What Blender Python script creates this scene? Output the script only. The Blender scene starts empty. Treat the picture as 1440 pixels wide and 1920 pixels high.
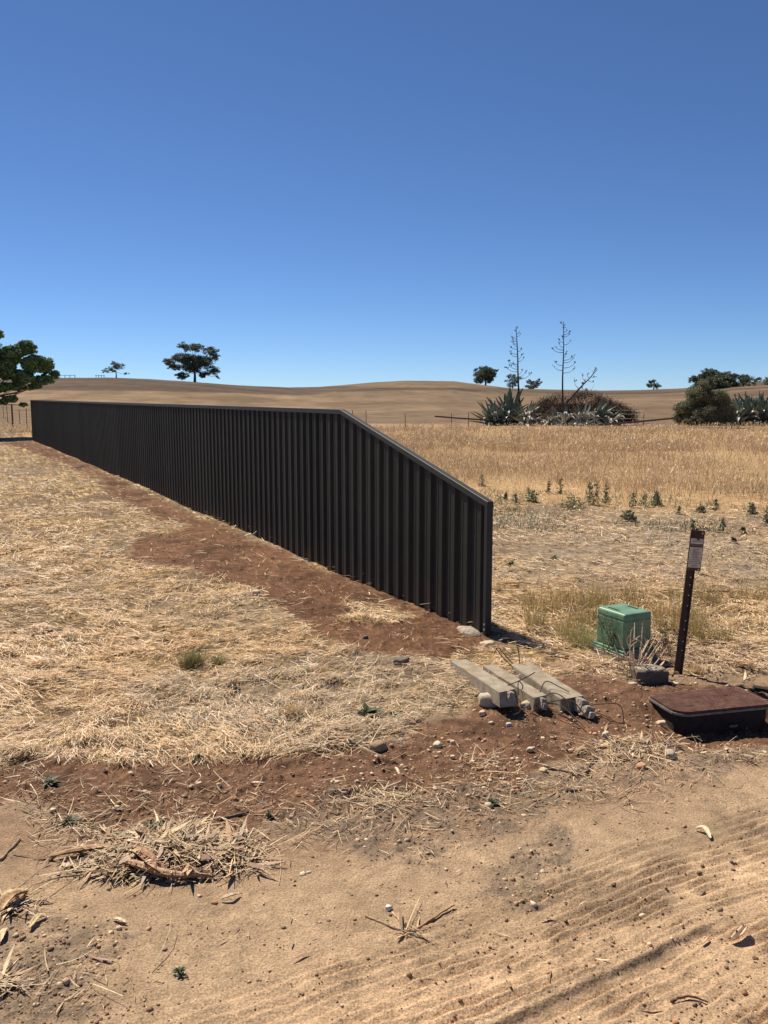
import bpy, bmesh, math, random
import numpy as np
from mathutils import Vector, Matrix
random.seed(7); rng = np.random.default_rng(7)
C = bpy.context.scene.collection
SC = bpy.context.scene
# ------------------------------------------------------------ camera, sky, sun, exposure
H = 1.8; PITCH = math.atan(210/1600)
cam = bpy.data.cameras.new('camera'); co = bpy.data.objects.new('camera', cam); C.objects.link(co)
co.location = (0, 0, H); co.rotation_euler = (math.pi/2-PITCH, 0, 0)
cam.sensor_fit = 'VERTICAL'; cam.sensor_height = 24; cam.lens = 24*1600/1920
cam.clip_start = 0.05; cam.clip_end = 20000
SC.camera = co
SUN = Vector((-.47, .56, 1)).normalized()
w = bpy.data.worlds.new('World'); SC.world = w; w.use_nodes = True
nt = w.node_tree; bg = nt.nodes['Background']
sky = nt.nodes.new('ShaderNodeTexSky'); sky.sky_type = 'NISHITA'; sky.sun_disc = False
sky.sun_elevation = math.asin(SUN.z); sky.sun_rotation = math.atan2(SUN.x, SUN.y)
sky.altitude = 0; sky.air_density = 0.6; sky.dust_density = 0.0; sky.ozone_density = 10.0
nt.links.new(sky.outputs[0], bg.inputs[0]); bg.inputs[1].default_value = 0.0765
sl = bpy.data.lights.new('sun', 'SUN'); sl.energy = 5.0; sl.angle = math.radians(.53); sl.color = (1, .90, .75)
so = bpy.data.objects.new('sun', sl); C.objects.link(so); so.rotation_euler = SUN.to_track_quat('Z', 'Y').to_euler()
vs = SC.view_settings; vs.view_transform = 'Standard'; vs.look = 'None'; vs.exposure = 0.5; vs.gamma = 1; vs.use_curve_mapping = False
try:
    SC.cycles.use_denoising = True
    SC.cycles.max_bounces = 6
except Exception: pass

# ------------------------------------------------------------ surveying helpers (pixel of a sight line -> place on the ground)
cp, sp_ = math.cos(PITCH), math.sin(PITCH)
def ray(px, py):
    dx = (px-720)/1600; dy = (960-py)/1600
    return dx, cp+dy*sp_, -sp_+dy*cp
def G(px, py, z=0.0):
    d = ray(px, py); t = (z-H)/d[2]; return np.array((d[0]*t, d[1]*t))
def pxof(X, Y, Zv=0.0):
    f = Y*cp-(Zv-H)*sp_; u = Y*sp_+(Zv-H)*cp; f = np.maximum(f, 1e-3)
    return 720+1600*X/f, 960-1600*u/f
# ------------------------------------------------------------ numpy noise
def _h(ix, iy, s):
    n = (ix.astype(np.int64)*374761393 + iy.astype(np.int64)*668265263 + s*1442695041) & 0xffffffff
    n = ((n ^ (n >> 13))*1274126177) & 0xffffffff
    n = ((n ^ (n >> 16))*2246822519) & 0xffffffff
    return ((n ^ (n >> 15)) & 0xffff)/65535.0
def vn(x, y, s=0):
    x = np.asarray(x, float); y = np.asarray(y, float)
    ix = np.floor(x); iy = np.floor(y); fx = x-ix; fy = y-iy
    fx = fx*fx*(3-2*fx); fy = fy*fy*(3-2*fy)
    a = _h(ix, iy, s); b = _h(ix+1, iy, s); c = _h(ix, iy+1, s); d = _h(ix+1, iy+1, s)
    return (a*(1-fx)+b*fx)*(1-fy)+(c*(1-fx)+d*fx)*fy
def fbm(x, y, lam, o=3, s=0):
    v = 0; a = 1; t = 0
    for k in range(o):
        v = v+a*vn(x/lam+17.3*k, y/lam-9.1*k, s+k*13); t += a; a *= .5; lam *= .47
    return v/t
def ss(e0, e1, x):
    t = np.clip((x-e0)/(e1-e0), 0, 1); return t*t*(3-2*t)
# ------------------------------------------------------------ terrain
def _el(px, py):
    d = ray(px, py); return math.atan2(d[0], d[1]), d[2]/math.hypot(d[0], d[1])
CR = [(-400, 722), (-100, 714), (60, 711), (130, 709), (200, 709), (280, 711), (340, 715), (450, 723), (540, 727), (600, 726),
      (650, 722), (700, 718), (760, 715), (850, 716), (900, 722), (960, 729), (1030, 731), (1130, 733), (1200, 732),
      (1280, 729), (1330, 724), (1380, 719), (1440, 717), (1600, 722), (1900, 728)]
_e = [_el(*c) for c in CR]; CAZ = np.array([e[0] for e in _e]); CEL = np.array([e[1] for e in _e])
RAZ = CAZ; RR = np.interp([c[0] for c in CR], [-400, 200, 450, 560, 620, 900, 980, 1250, 1440, 1900], [255, 255, 280, 330, 420, 470, 600, 640, 520, 520])
def crest_r(az): return np.interp(az, RAZ, RR)
def hillz(X, Y):
    az = np.arctan2(X, Y); r = np.hypot(X, Y)
    rc = crest_r(az); zc = np.interp(az, CAZ, CEL)*rc+H
    t = np.clip((r-66)/(rc-66), 0, 1)
    s = t*t*(3-2*t)*.75+.25*t
    z = zc*s
    back = np.maximum(0, r-rc)
    z = z-np.minimum(back*back/(rc*9), back*.09)
    front = ss(2.2, 1.2, np.abs(az))
    return z*front
GR0, GR1 = G(930, 1920), G(1440, 1708)
GD = (GR1-GR0)/np.linalg.norm(GR1-GR0); GN = np.array((-GD[1], GD[0]))
PITC = np.array((1.90, 4.80)); PYAW = math.radians(14)
def Zbase(X, Y):
    X = np.asarray(X, float); Y = np.asarray(Y, float)
    r = np.hypot(X, Y)
    z = (fbm(X, Y, 1.3, 2, 5)-.5)*.05*ss(1.5, 4, r)+(fbm(X, Y, 9, 2, 6)-.5)*.18*ss(10, 25, r)
    # dug hollow before the pit
    lx = (X-PITC[0])*math.cos(PYAW)+(Y-PITC[1])*math.sin(PYAW); ly = -(X-PITC[0])*math.sin(PYAW)+(Y-PITC[1])*math.cos(PYAW)
    q = np.hypot(np.maximum(np.abs(lx-.1)-.32, 0), np.maximum(np.abs(ly+.15)-.12, 0))
    z = z-.10*ss(.34, .02, q)*ss(.25, -.1, ly)
    # banked spoil behind the pit and along the fence foot
    z = z+.04*np.exp(-((X-1.3)**2/.8+(Y-5.0)**2/.25))
    return z+hillz(X, Y)
def road_uv(X, Y):
    return (X-GR0[0])*GD[0]+(Y-GR0[1])*GD[1], (X-GR0[0])*GN[0]+(Y-GR0[1])*GN[1]
def poly(X, Y, pts, soft=.12):
    """signed-distance mask of a polygon given by ground survey points"""
    P = np.array([G(*p) for p in pts]); n = len(P)
    d = np.full(X.shape, 1e9); ins = np.zeros(X.shape, bool)
    for i in range(n):
        a = P[i]; b = P[(i+1) % n]; e = b-a
        wx = X-a[0]; wy = Y-a[1]; t = np.clip((wx*e[0]+wy*e[1])/(e@e+1e-12), 0, 1)
        d = np.minimum(d, (wx-e[0]*t)**2+(wy-e[1]*t)**2)
        c = (a[1] <= Y) != (b[1] <= Y)
        xi = a[0]+(Y-a[1])/(b[1]-a[1]+1e-12)*e[0]
        ins ^= c & (X < xi)
    d = np.sqrt(d)*np.where(ins, 1, -1)
    s = soft*np.clip(np.hypot(X, Y)/5, .6, 6)
    return d/s
def msk(X, Y, pts, soft=.12, nz=1.6, lam=.35, s=3):
    return ss(-.5, .5, poly(X, Y, pts, soft)+(fbm(X, Y, lam, 4, s)-.5)*2*nz)
P_STRIP = [(58, 822), (200, 889), (400, 984), (638, 1076), (850, 1163), (912, 1193), (935, 1215), (850, 1238), (700, 1222), (590, 1190),
           (520, 1140), (470, 1110), (400, 1082), (330, 1062), (255, 1045), (245, 1018), (300, 1000), (350, 988), (270, 960), (200, 915), (120, 872), (40, 842), (0, 832)]
P_PATCH = [(640, 1125), (740, 1130), (770, 1160), (700, 1175), (640, 1160)]
P_BANK = [(-60, 1470), (120, 1440), (300, 1425), (480, 1435), (640, 1420), (720, 1385), (800, 1345), (880, 1318), (980, 1290), (1100, 1280),
          (1200, 1290), (1330, 1275), (1500, 1285), (1500, 1400), (1350, 1420), (1200, 1430), (1080, 1450), (960, 1480), (860, 1500), (700, 1510), (560, 1540), (420, 1560), (260, 1560), (140, 1540), (60, 1500), (-60, 1520)]
P_ROAD = [(-300, 1520), (0, 1530), (150, 1560), (300, 1575), (480, 1555), (640, 1530), (850, 1510), (1000, 1480), (1180, 1450), (1330, 1420), (1560, 1405), (2300, 1500), (2600, 2600), (1000, 3200), (-1400, 2600)]
P_GREY = [(520, 1500), (760, 1480), (960, 1470), (1120, 1430), (1440, 1400), (1440, 1445), (1240, 1475), (1100, 1500), (980, 1560), (820, 1610), (620, 1590), (520, 1560)]
P_GREY2 = [(-60, 1730), (140, 1720), (260, 1790), (180, 1860), (60, 1935), (-60, 1935)]
P_GREY3 = [(940, 1590), (1040, 1570), (1060, 1640), (1010, 1700), (900, 1680)]
P_LITT = [(1230, 1205), (1480, 1200), (1480, 1285), (1300, 1290), (1180, 1275), (1120, 1262), (1010, 1260), (1100, 1232)]
P_SR = [(922, 965), (1600, 960), (1900, 1060), (1500, 1110), (1150, 1120), (925, 1090)]
BARE = [(240, 1018, 45, 12), (170, 1075, 30, 10), (185, 935, 35, 9), (110, 1118, 22, 10), (15, 1078, 30, 12), (95, 1000, 30, 6), (330, 1035, 50, 9), (300, 1055, 40, 9), (375, 1075, 60, 14), (60, 885, 50, 8), (270, 1300, 30, 8), (170, 1265, 50, 9), (480, 1290, 40, 12), (560, 1240, 30, 8), (130, 1340, 60, 10), (640, 1290, 30, 8),
        (960, 1025, 60, 12), (1010, 1040, 50, 12), (1130, 1100, 40, 8), (1090, 1010, 40, 8), (1240, 990, 60, 8), (1380, 1070, 40, 10), (990, 990, 50, 8), (1200, 1060, 40, 6)]
def bare(X, Y):
    v = np.zeros(X.shape); px, py = pxof(X, Y); wx = (fbm(X, Y, .25, 3, 301)-.5)*1.6
    for (a, b, c, d) in BARE:
        q = G(a, b); e = np.abs(G(a+c, b)[0]-q[0]); f = np.abs(G(a, b-d)[1]-q[1])
        v = np.maximum(v, ss(1.5, .5, np.hypot((X-q[0])/e, (Y-q[1])/f)+wx))
    return np.maximum(v*.9, .75*ss(.60, .70, fbm(X, Y*.8, .9, 5, 302)))
def masks(X, Y):
    r = np.hypot(X, Y)
    red = np.maximum(msk(X, Y, P_STRIP, .1, .9, .5)*(1-.85*msk(X, Y, P_PATCH, .08, 1.5, .3, 9)), msk(X, Y, P_BANK, .14, 2.1, .4, 4))
    road = ss(-.5, .5, poly(X, Y, P_ROAD, .22)+(fbm(X, Y, .5, 4, 8)-.5)*2)
    grey = np.maximum.reduce([msk(X, Y, P_GREY, .12, 2, .22, 21), msk(X, Y, P_GREY2, .12, 2.2, .18, 22), msk(X, Y, P_GREY3, .1, 2.4, .15, 23)])
    litt = msk(X, Y, P_LITT, .12, 1.5, .3, 31)
    sr = msk(X, Y, P_SR, .3, 1.6, .8, 33)
    return red, road, grey, litt, sr
P_LOW = [(-200, 1462), (120, 1440), (300, 1425), (480, 1428), (640, 1415), (720, 1380), (800, 1345), (880, 1315), (1000, 1280), (1200, 1262), (1700, 1262), (2500, 2600), (-1400, 2600)]
def low_zone(X, Y): return ss(-.5, .5, poly(X, Y, P_LOW, .12)+(fbm(X, Y, .25, 3, 12)-.5)*2)
FA, FM, FB = G(915, 1195), G(638, 1078), G(62, 825)
FD = (FB-FA)/np.linalg.norm(FB-FA); FN = np.array((FD[1], -FD[0]))*-1   # FN towards the viewer's side (left)
if FN[0] > 0: FN = -FN
FLEN = np.linalg.norm(FB-FA)
def fside(X, Y): return (X-FA[0])*FN[0]+(Y-FA[1])*FN[1]     # >0: near side
def Zdetail(X, Y, M=None):
    r = np.hypot(X, Y); red, road, grey, litt, sr = M if M is not None else masks(X, Y)
    fade = np.clip(9/np.maximum(r, .1), 0, 1)**1.5
    z = (fbm(X, Y, .11, 3, 41)-.5)*(.030*red+.012*road*ss(.3, .7, fbm(X, Y, .5, 2, 49))+.055*(1-red)*(1-road))*fade
    cl = np.maximum(0, vn(X/.045, Y/.045, 44)-.62)*vn(X/.3, Y/.3, 45)
    z = z+cl*(.07*red+.012*road+.03*grey)*fade
    z = z+(vn(X/.016, Y/.016, 47)-.5)*(.008*red+.0040*road*ss(.35, .65, fbm(X, Y, .35, 3, 48))+.006*grey)*fade
    # tyre ruts in the road
    u, v = road_uv(X, Y)
    v = v+(fbm(u, v*.3, .5, 2, 51)-.5)*.05 - .008*np.sin(u*1.7)+(fbm(X, Y, .07, 3, 53)-.5)*.022
    near = road*ss(8, 5, r)
    led = .020*ss(-.022, .008, v)*ss(.34, .02, v)*(.25+.75*ss(1.05, .8, u))-.024*ss(-.02, .0, v)*0
    dep = ss(1.9, .9, u)*.6+.4
    z = z+near*led*dep
    on = np.clip(ss(.62, .40, v)*ss(.0, .05, v)+ss(-1.5, -1.2, v)*ss(-.01, -.05, v), 0, 1)
    brk = ss(.30, .62, fbm(u*.35, v, .09, 3, 52))*ss(-1.2, -.3, u+1.2*np.maximum(v, 0)*-1+.2)
    ph = (v/.047) % 1.0
    prof = np.where(ph < .78, ph/.78, (1-ph)/.22)
    z = z+near*on*(prof-.5)*.017*(.4+1.2*ss(.35, .65, fbm(X, Y, .22, 3, 54)))*(.35+.65*brk)
    z = z-near*.01*np.exp(-((v+.62)/.10)**2)
    return z
def Zg(X, Y): return Zbase(X, Y)
def P3(px, py, dz=0.0):
    x, y = G(px, py); z = float(Zbase(np.array([x]), np.array([y]))[0])
    if y < 30:
        x, y = G(px, py, z)
    return np.array((x, y, z+dz))
# ------------------------------------------------------------ materials
MATS = {}
def nodes(m):
    m.use_nodes = True; return m.node_tree, m.node_tree.nodes['Principled BSDF']
def mat(name, col=None, rough=.8, attr=None, n1=(60, .25), n2=None, bump=0.0, bscale=80, metal=0, spec=.3, col2=None, mixscale=12, transl=0):
    m = bpy.data.materials.new(name); nt, b = nodes(m); N = nt.nodes; L = nt.links
    tc = N.new('ShaderNodeTexCoord')
    b.inputs['Roughness'].default_value = rough; b.inputs['Metallic'].default_value = metal
    b.inputs['Specular IOR Level'].default_value = spec
    if attr:
        a = N.new('ShaderNodeAttribute'); a.attribute_name = attr; src = a.outputs['Color']
    else:
        a = N.new('ShaderNodeRGB'); a.outputs[0].default_value = (*col, 1); src = a.outputs[0]
    if col2:
        nz = N.new('ShaderNodeTexNoise'); nz.inputs['Scale'].default_value = mixscale; nz.inputs['Detail'].default_value = 6; nz.inputs['Roughness'].default_value = .65
        L.new(tc.outputs['Object'], nz.inputs['Vector'])
        rp = N.new('ShaderNodeValToRGB'); rp.color_ramp.elements[0].position = .42; rp.color_ramp.elements[1].position = .6
        L.new(nz.outputs[0], rp.inputs[0])
        mx = N.new('ShaderNodeMix'); mx.data_type = 'RGBA'
        L.new(rp.outputs[0], mx.inputs[0]); L.new(src, mx.inputs[6]); mx.inputs[7].default_value = (*col2, 1); src = mx.outputs[2]
    for k in (n1, n2):
        if not k: continue
        nz = N.new('ShaderNodeTexNoise'); nz.inputs['Scale'].default_value = k[0]; nz.inputs['Detail'].default_value = 5
        L.new(tc.outputs['Object'], nz.inputs['Vector'])
        mr = N.new('ShaderNodeMapRange'); mr.inputs[1].default_value = .3; mr.inputs[2].default_value = .7
        mr.inputs[3].default_value = 1-k[1]; mr.inputs[4].default_value = 1+k[1]
        L.new(nz.outputs[0], mr.inputs[0])
        mx = N.new('ShaderNodeVectorMath'); mx.operation = 'SCALE'
        L.new(src, mx.inputs[0]); L.new(mr.outputs[0], mx.inputs['Scale']); src = mx.outputs[0]
    L.new(src, b.inputs['Base Color'])
    if bump:
        nz = N.new('ShaderNodeTexNoise'); nz.inputs['Scale'].default_value = bscale; nz.inputs['Detail'].default_value = 6
        L.new(tc.outputs['Object'], nz.inputs['Vector'])
        bp = N.new('ShaderNodeBump'); bp.inputs['Distance'].default_value = bump; bp.inputs['Strength'].default_value = 1
        L.new(nz.outputs[0], bp.inputs['Height']); L.new(bp.outputs[0], b.inputs['Normal'])
    if transl:
        tr = N.new('ShaderNodeBsdfTranslucent'); L.new(src, tr.inputs[0])
        ms = N.new('ShaderNodeMixShader'); ms.inputs[0].default_value = transl
        out = [n for n in N if n.type == 'OUTPUT_MATERIAL'][0]
        L.new(b.outputs[0], ms.inputs[1]); L.new(tr.outputs[0], ms.inputs[2]); L.new(ms.outputs[0], out.inputs[0])
    MATS[name] = m; return m
M_ground = mat('soil_and_straw', attr='col', rough=.95, n1=(14, .16), n2=(150, .42), bump=.005, bscale=90, spec=.1)
M_hill = mat('hill_pasture', attr='col', rough=1, n1=(.06, .12), n2=(.5, .22), bump=.15, bscale=1.2, spec=.05)
M_straw = mat('dry_straw', attr='col', rough=.6, n1=(40, .12), spec=.25, transl=.2)
M_leaf = mat('leaf_litter', attr='col', rough=.6, n1=(60, .2), spec=.3)
M_stone = mat('stone', attr='col', rough=.9, n1=(50, .18), bump=.004, bscale=90, spec=.2)
M_foliage = mat('tree_foliage', attr='col', rough=.55, n1=(3, .15), spec=.3, transl=.18)
M_bark = mat('bark', (.16, .12, .09), .9, n1=(20, .3), bump=.01, bscale=30)
M_fence = mat('dark_coated_steel', (.037, .040, .035), .6, n1=(6, .08), n2=(90, .05), spec=.15)
def dress_fence(m):
    nt = m.node_tree; N = nt.nodes; L = nt.links; b = N['Principled BSDF']; src = b.inputs['Base Color'].links[0].from_socket
    oi = N.new('ShaderNodeObjectInfo'); mr = N.new('ShaderNodeMapRange'); mr.inputs[3].default_value = .86; mr.inputs[4].default_value = 1.14
    L.new(oi.outputs['Random'], mr.inputs[0]); v = N.new('ShaderNodeVectorMath'); v.operation = 'SCALE'; L.new(src, v.inputs[0]); L.new(mr.outputs[0], v.inputs['Scale'])
    g = N.new('ShaderNodeNewGeometry'); sx = N.new('ShaderNodeSeparateXYZ'); L.new(g.outputs['Position'], sx.inputs[0])
    nz = N.new('ShaderNodeTexNoise'); nz.inputs['Scale'].default_value = 9; nz.inputs['Detail'].default_value = 6; L.new(g.outputs['Position'], nz.inputs['Vector'])
    h = N.new('ShaderNodeMath'); h.operation = 'MULTIPLY_ADD'; h.inputs[1].default_value = -.5; L.new(nz.outputs[0], h.inputs[0]); L.new(sx.outputs[2], h.inputs[2])
    m2 = N.new('ShaderNodeMapRange'); m2.inputs[1].default_value = -.28; m2.inputs[2].default_value = .05; m2.inputs[3].default_value = .32; m2.inputs[4].default_value = 0.02; L.new(h.outputs[0], m2.inputs[0])
    mx = N.new('ShaderNodeMix'); mx.data_type = 'RGBA'; L.new(m2.outputs[0], mx.inputs[0]); L.new(v.outputs[0], mx.inputs[6]); mx.inputs[7].default_value = (.13, .075, .045, 1)
    L.new(mx.outputs[2], b.inputs['Base Color'])
dress_fence(M_fence)
M_cap = mat('dark_coated_rail', (.034, .035, .034), .6, n1=(6, .08), spec=.3)
M_conc = mat('weathered_concrete', (.33, .285, .22), .95, n1=(14, .2), n2=(240, .3), bump=.005, bscale=150, col2=(.28, .225, .16), mixscale=9)
M_rub = mat('broken_concrete', (.40, .34, .265), .95, n1=(40, .25), n2=(160, .3), bump=.012, bscale=70, col2=(.3, .24, .18), mixscale=25)
M_rebar = mat('rusty_wire', (.075, .045, .032), .8, n1=(120, .4), bump=.001, bscale=400)
M_green = mat('green_plastic', (.115, .235, .13), .42, n1=(9, .12), n2=(120, .08), spec=.5, col2=(.15, .27, .17), mixscale=5)
M_ink = mat('faded_dark_print', (.035, .06, .045), .7, n1=(80, .2))
M_post = mat('rusted_post_steel', (.062, .036, .028), .75, n1=(40, .35), n2=(200, .2), bump=.001, bscale=300)
M_plate = mat('sign_plate_metal', (.10, .045, .03), .6, n1=(60, .4))
M_face = mat('aged_cream_sign_face', (.66, .60, .48), .6, n1=(50, .12), col2=(.55, .46, .34), mixscale=30)
M_facer = mat('aged_brown_sign_band', (.16, .10, .07), .6, n1=(50, .2))
M_inkb = mat('brown_lettering', (.13, .10, .08), .7, n1=(80, .2))
M_screw = mat('bright_screw', (.6, .6, .58), .4, metal=.6)
M_lid = mat('rusty_lid_plate', (.095, .042, .030), .82, n1=(30, .25), n2=(300, .3), bump=.0012, bscale=500, col2=(.14, .07, .048), mixscale=14)
M_block = mat('shade_darkened_concrete', (.15, .115, .085), .95, n1=(30, .2), n2=(200, .25), bump=.004, bscale=120, col2=(.10, .08, .06), mixscale=12)  # base colour darkened all over to imitate shade on the block's front
M_pit = mat('dark_pit_wall', (.03, .026, .022), .9, n1=(20, .3), bump=.003, bscale=60)
M_trim = mat('pale_steel_rim', (.19, .18, .16), .6, n1=(40, .3), metal=.2)
M_agave = mat('agave_leaf', (.115, .15, .122), .45, n1=(2.5, .4), spec=.4)
M_agpale = mat('dead_agave_leaf', (.62, .60, .52), .7, n1=(5, .15))
M_stalk = mat('dead_flower_stalk', (.05, .043, .04), .9, n1=(4, .3))
M_timber = mat('weathered_timber', (.17, .13, .10), .9, n1=(10, .3), bump=.004, bscale=30)
M_wire = mat('galvanised_wire', (.25, .24, .22), .5, metal=.5)
M_twig = mat('brown_twigs', attr='col', rough=.9, n1=(4, .2))
# ------------------------------------------------------------ mesh helpers
OFF = {}
def new_mesh(name, V, F, m, col=None, smooth=False):
    me = bpy.data.meshes.new(name); V = np.asarray(V, dtype=np.float32)
    if isinstance(F, np.ndarray):
        k = F.shape[1]; me.vertices.add(len(V)); me.vertices.foreach_set('co', V.ravel())
        me.loops.add(F.size); me.loops.foreach_set('vertex_index', F.astype(np.int32).ravel())
        me.polygons.add(len(F)); me.polygons.foreach_set('loop_start', np.arange(0, F.size, k, dtype=np.int32))
        me.polygons.foreach_set('loop_total', np.full(len(F), k, dtype=np.int32))
        me.update(calc_edges=True)
    else:
        me.from_pydata([tuple(map(float, v)) for v in V], [], F); me.update()
    if col is not None:
        a = me.color_attributes.new('col', 'FLOAT_COLOR', 'POINT')
        c4 = np.ones((len(V), 4), np.float32); c4[:, :3] = np.clip(col, 0, 1); a.data.foreach_set('color', c4.ravel())
    if smooth: me.polygons.foreach_set('use_smooth', np.ones(len(me.polygons), bool))
    for mm in (m if isinstance(m, (list, tuple)) else [m]): me.materials.append(mm)
    return me
def setp(o, label=None, cat=None, group=None, kind=None):
    if label: o['label'] = label
    if cat: o['category'] = cat
    if group: o['group'] = group
    if kind: o['kind'] = kind
    return o
def thing(name, loc, label, cat, group=None):
    o = bpy.data.objects.new(name, None); o['kind'] = 'thing'; C.objects.link(o); o.location = loc; o.empty_display_size = .1
    OFF[o.name] = np.array(loc, float); return setp(o, label, cat, group)
def obj(name, V, F, m, parent=None, col=None, smooth=False, loc=None, **kw):
    """mesh given in world coordinates, stored relative to its parent (or to loc)"""
    V = np.asarray(V, float)
    if parent is not None: off = OFF[parent.name]
    else: off = np.array(loc if loc is not None else (0, 0, 0), float)
    me = new_mesh(name, V-off, F, m, col, smooth); o = bpy.data.objects.new(name, me); C.objects.link(o)
    if parent is not None: o.parent = parent
    else: o.location = off
    OFF[o.name] = off; return setp(o, **kw)
class MB:
    def __init__(s): s.V = []; s.F = []
    def add(s, V, F):
        n = len(s.V); s.V += [tuple(map(float, v)) for v in V]; s.F += [tuple(i+n for i in f) for f in F]; return s
    def box(s, c, d, R=None, taper=1.0):
        x, y, z = [k/2 for k in d]
        V = [(-x, -y, -z), (x, -y, -z), (x, y, -z), (-x, y, -z), (-x*taper, -y*taper, z), (x*taper, -y*taper, z), (x*taper, y*taper, z), (-x*taper, y*taper, z)]
        R = R or Matrix.Identity(3); V = [R @ Vector(v)+Vector(c) for v in V]
        return s.add(V, [(3, 2, 1, 0), (4, 5, 6, 7), (0, 1, 5, 4), (1, 2, 6, 5), (2, 3, 7, 6), (3, 0, 4, 7)])
    def tube(s, pts, rad, n=6):
        pts = [Vector(p) for p in pts]; rad = rad if hasattr(rad, '__len__') else [rad]*len(pts)
        V = []; F = []; up = Vector((0, 0, 1))
        for i, p in enumerate(pts):
            d = (pts[min(i+1, len(pts)-1)]-pts[max(i-1, 0)]).normalized()
            a = d.cross(up if abs(d.z) < .9 else Vector((1, 0, 0))).normalized(); b = d.cross(a)
            for k in range(n):
                t = 2*math.pi*k/n; V.append(p+(a*math.cos(t)+b*math.sin(t))*rad[i])
        for i in range(len(pts)-1):
            for k in range(n):
                F.append((i*n+k, i*n+(k+1) % n, (i+1)*n+(k+1) % n, (i+1)*n+k))
        F.append(tuple(range(n))[::-1]); F.append(tuple((len(pts)-1)*n+k for k in range(n)))
        return s.add(V, F)
    def obj(s, name, m, parent=None, **kw): return obj(name, s.V, s.F, m, parent, **kw)
def bevel(o, wd, seg=2):
    b = o.modifiers.new('bevel', 'BEVEL'); b.width = wd; b.segments = seg; b.limit_method = 'ANGLE'; return o
def rot(z=0, y=0, x=0): return Matrix.Rotation(z, 3, 'Z') @ Matrix.Rotation(y, 3, 'Y') @ Matrix.Rotation(x, 3, 'X')
def ribbons(B, D, L, W, S, bend, segs=2, tip=.25, col=None, colt=None, cup=0):
    n = len(B); V = np.zeros((n, segs+1, 2, 3)); c = np.zeros((n, segs+1, 2, 3))
    for k in range(segs+1):
        t = k/segs; ctr = B+D*(L*t)[:, None]+bend*(t*t)
        wd = W*(1-(1-tip)*t)*.5 if tip >= 0 else W*.5*max(.12, math.sin(math.pi*min(max(t, .04), .96)))
        V[:, k, 0] = ctr-S*wd[:, None]; V[:, k, 1] = ctr+S*wd[:, None]
        if col is not None: c[:, k, :] = (col*(1-t)+(colt if colt is not None else col)*t)[:, None]
    i = np.arange(n)[:, None]*((segs+1)*2)+np.arange(segs)[None]*2
    F = np.stack([i, i+1, i+3, i+2], -1).reshape(-1, 4)
    return V.reshape(-1, 3), F, c.reshape(-1, 3)
def cat(parts):
    V = []; F = []; c = []; n = 0
    for a in parts:
        V.append(a[0]); F.append(a[1]+n); c.append(a[2]); n += len(a[0])
    return np.concatenate(V), np.concatenate(F), np.concatenate(c)
def unit(v): return v/np.maximum(np.linalg.norm(v, axis=-1, keepdims=True), 1e-9)
def pick(n, pal, jit=.12):
    pal = np.array(pal, float); c = pal[rng.integers(0, len(pal), n)]
    return np.clip(c*(1+rng.normal(0, jit, (n, 1)))+rng.normal(0, .008, (n, 3)), .01, .95)
def ico(sub=1):
    bm = bmesh.new(); bmesh.ops.create_icosphere(bm, subdivisions=sub, radius=1)
    V = np.array([v.co[:] for v in bm.verts]); F = np.array([[v.index for v in f.verts] for f in bm.faces]); bm.free(); return V, F
ICO1, ICO2, ICO3 = ico(1), ico(2), ico(3)

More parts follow.
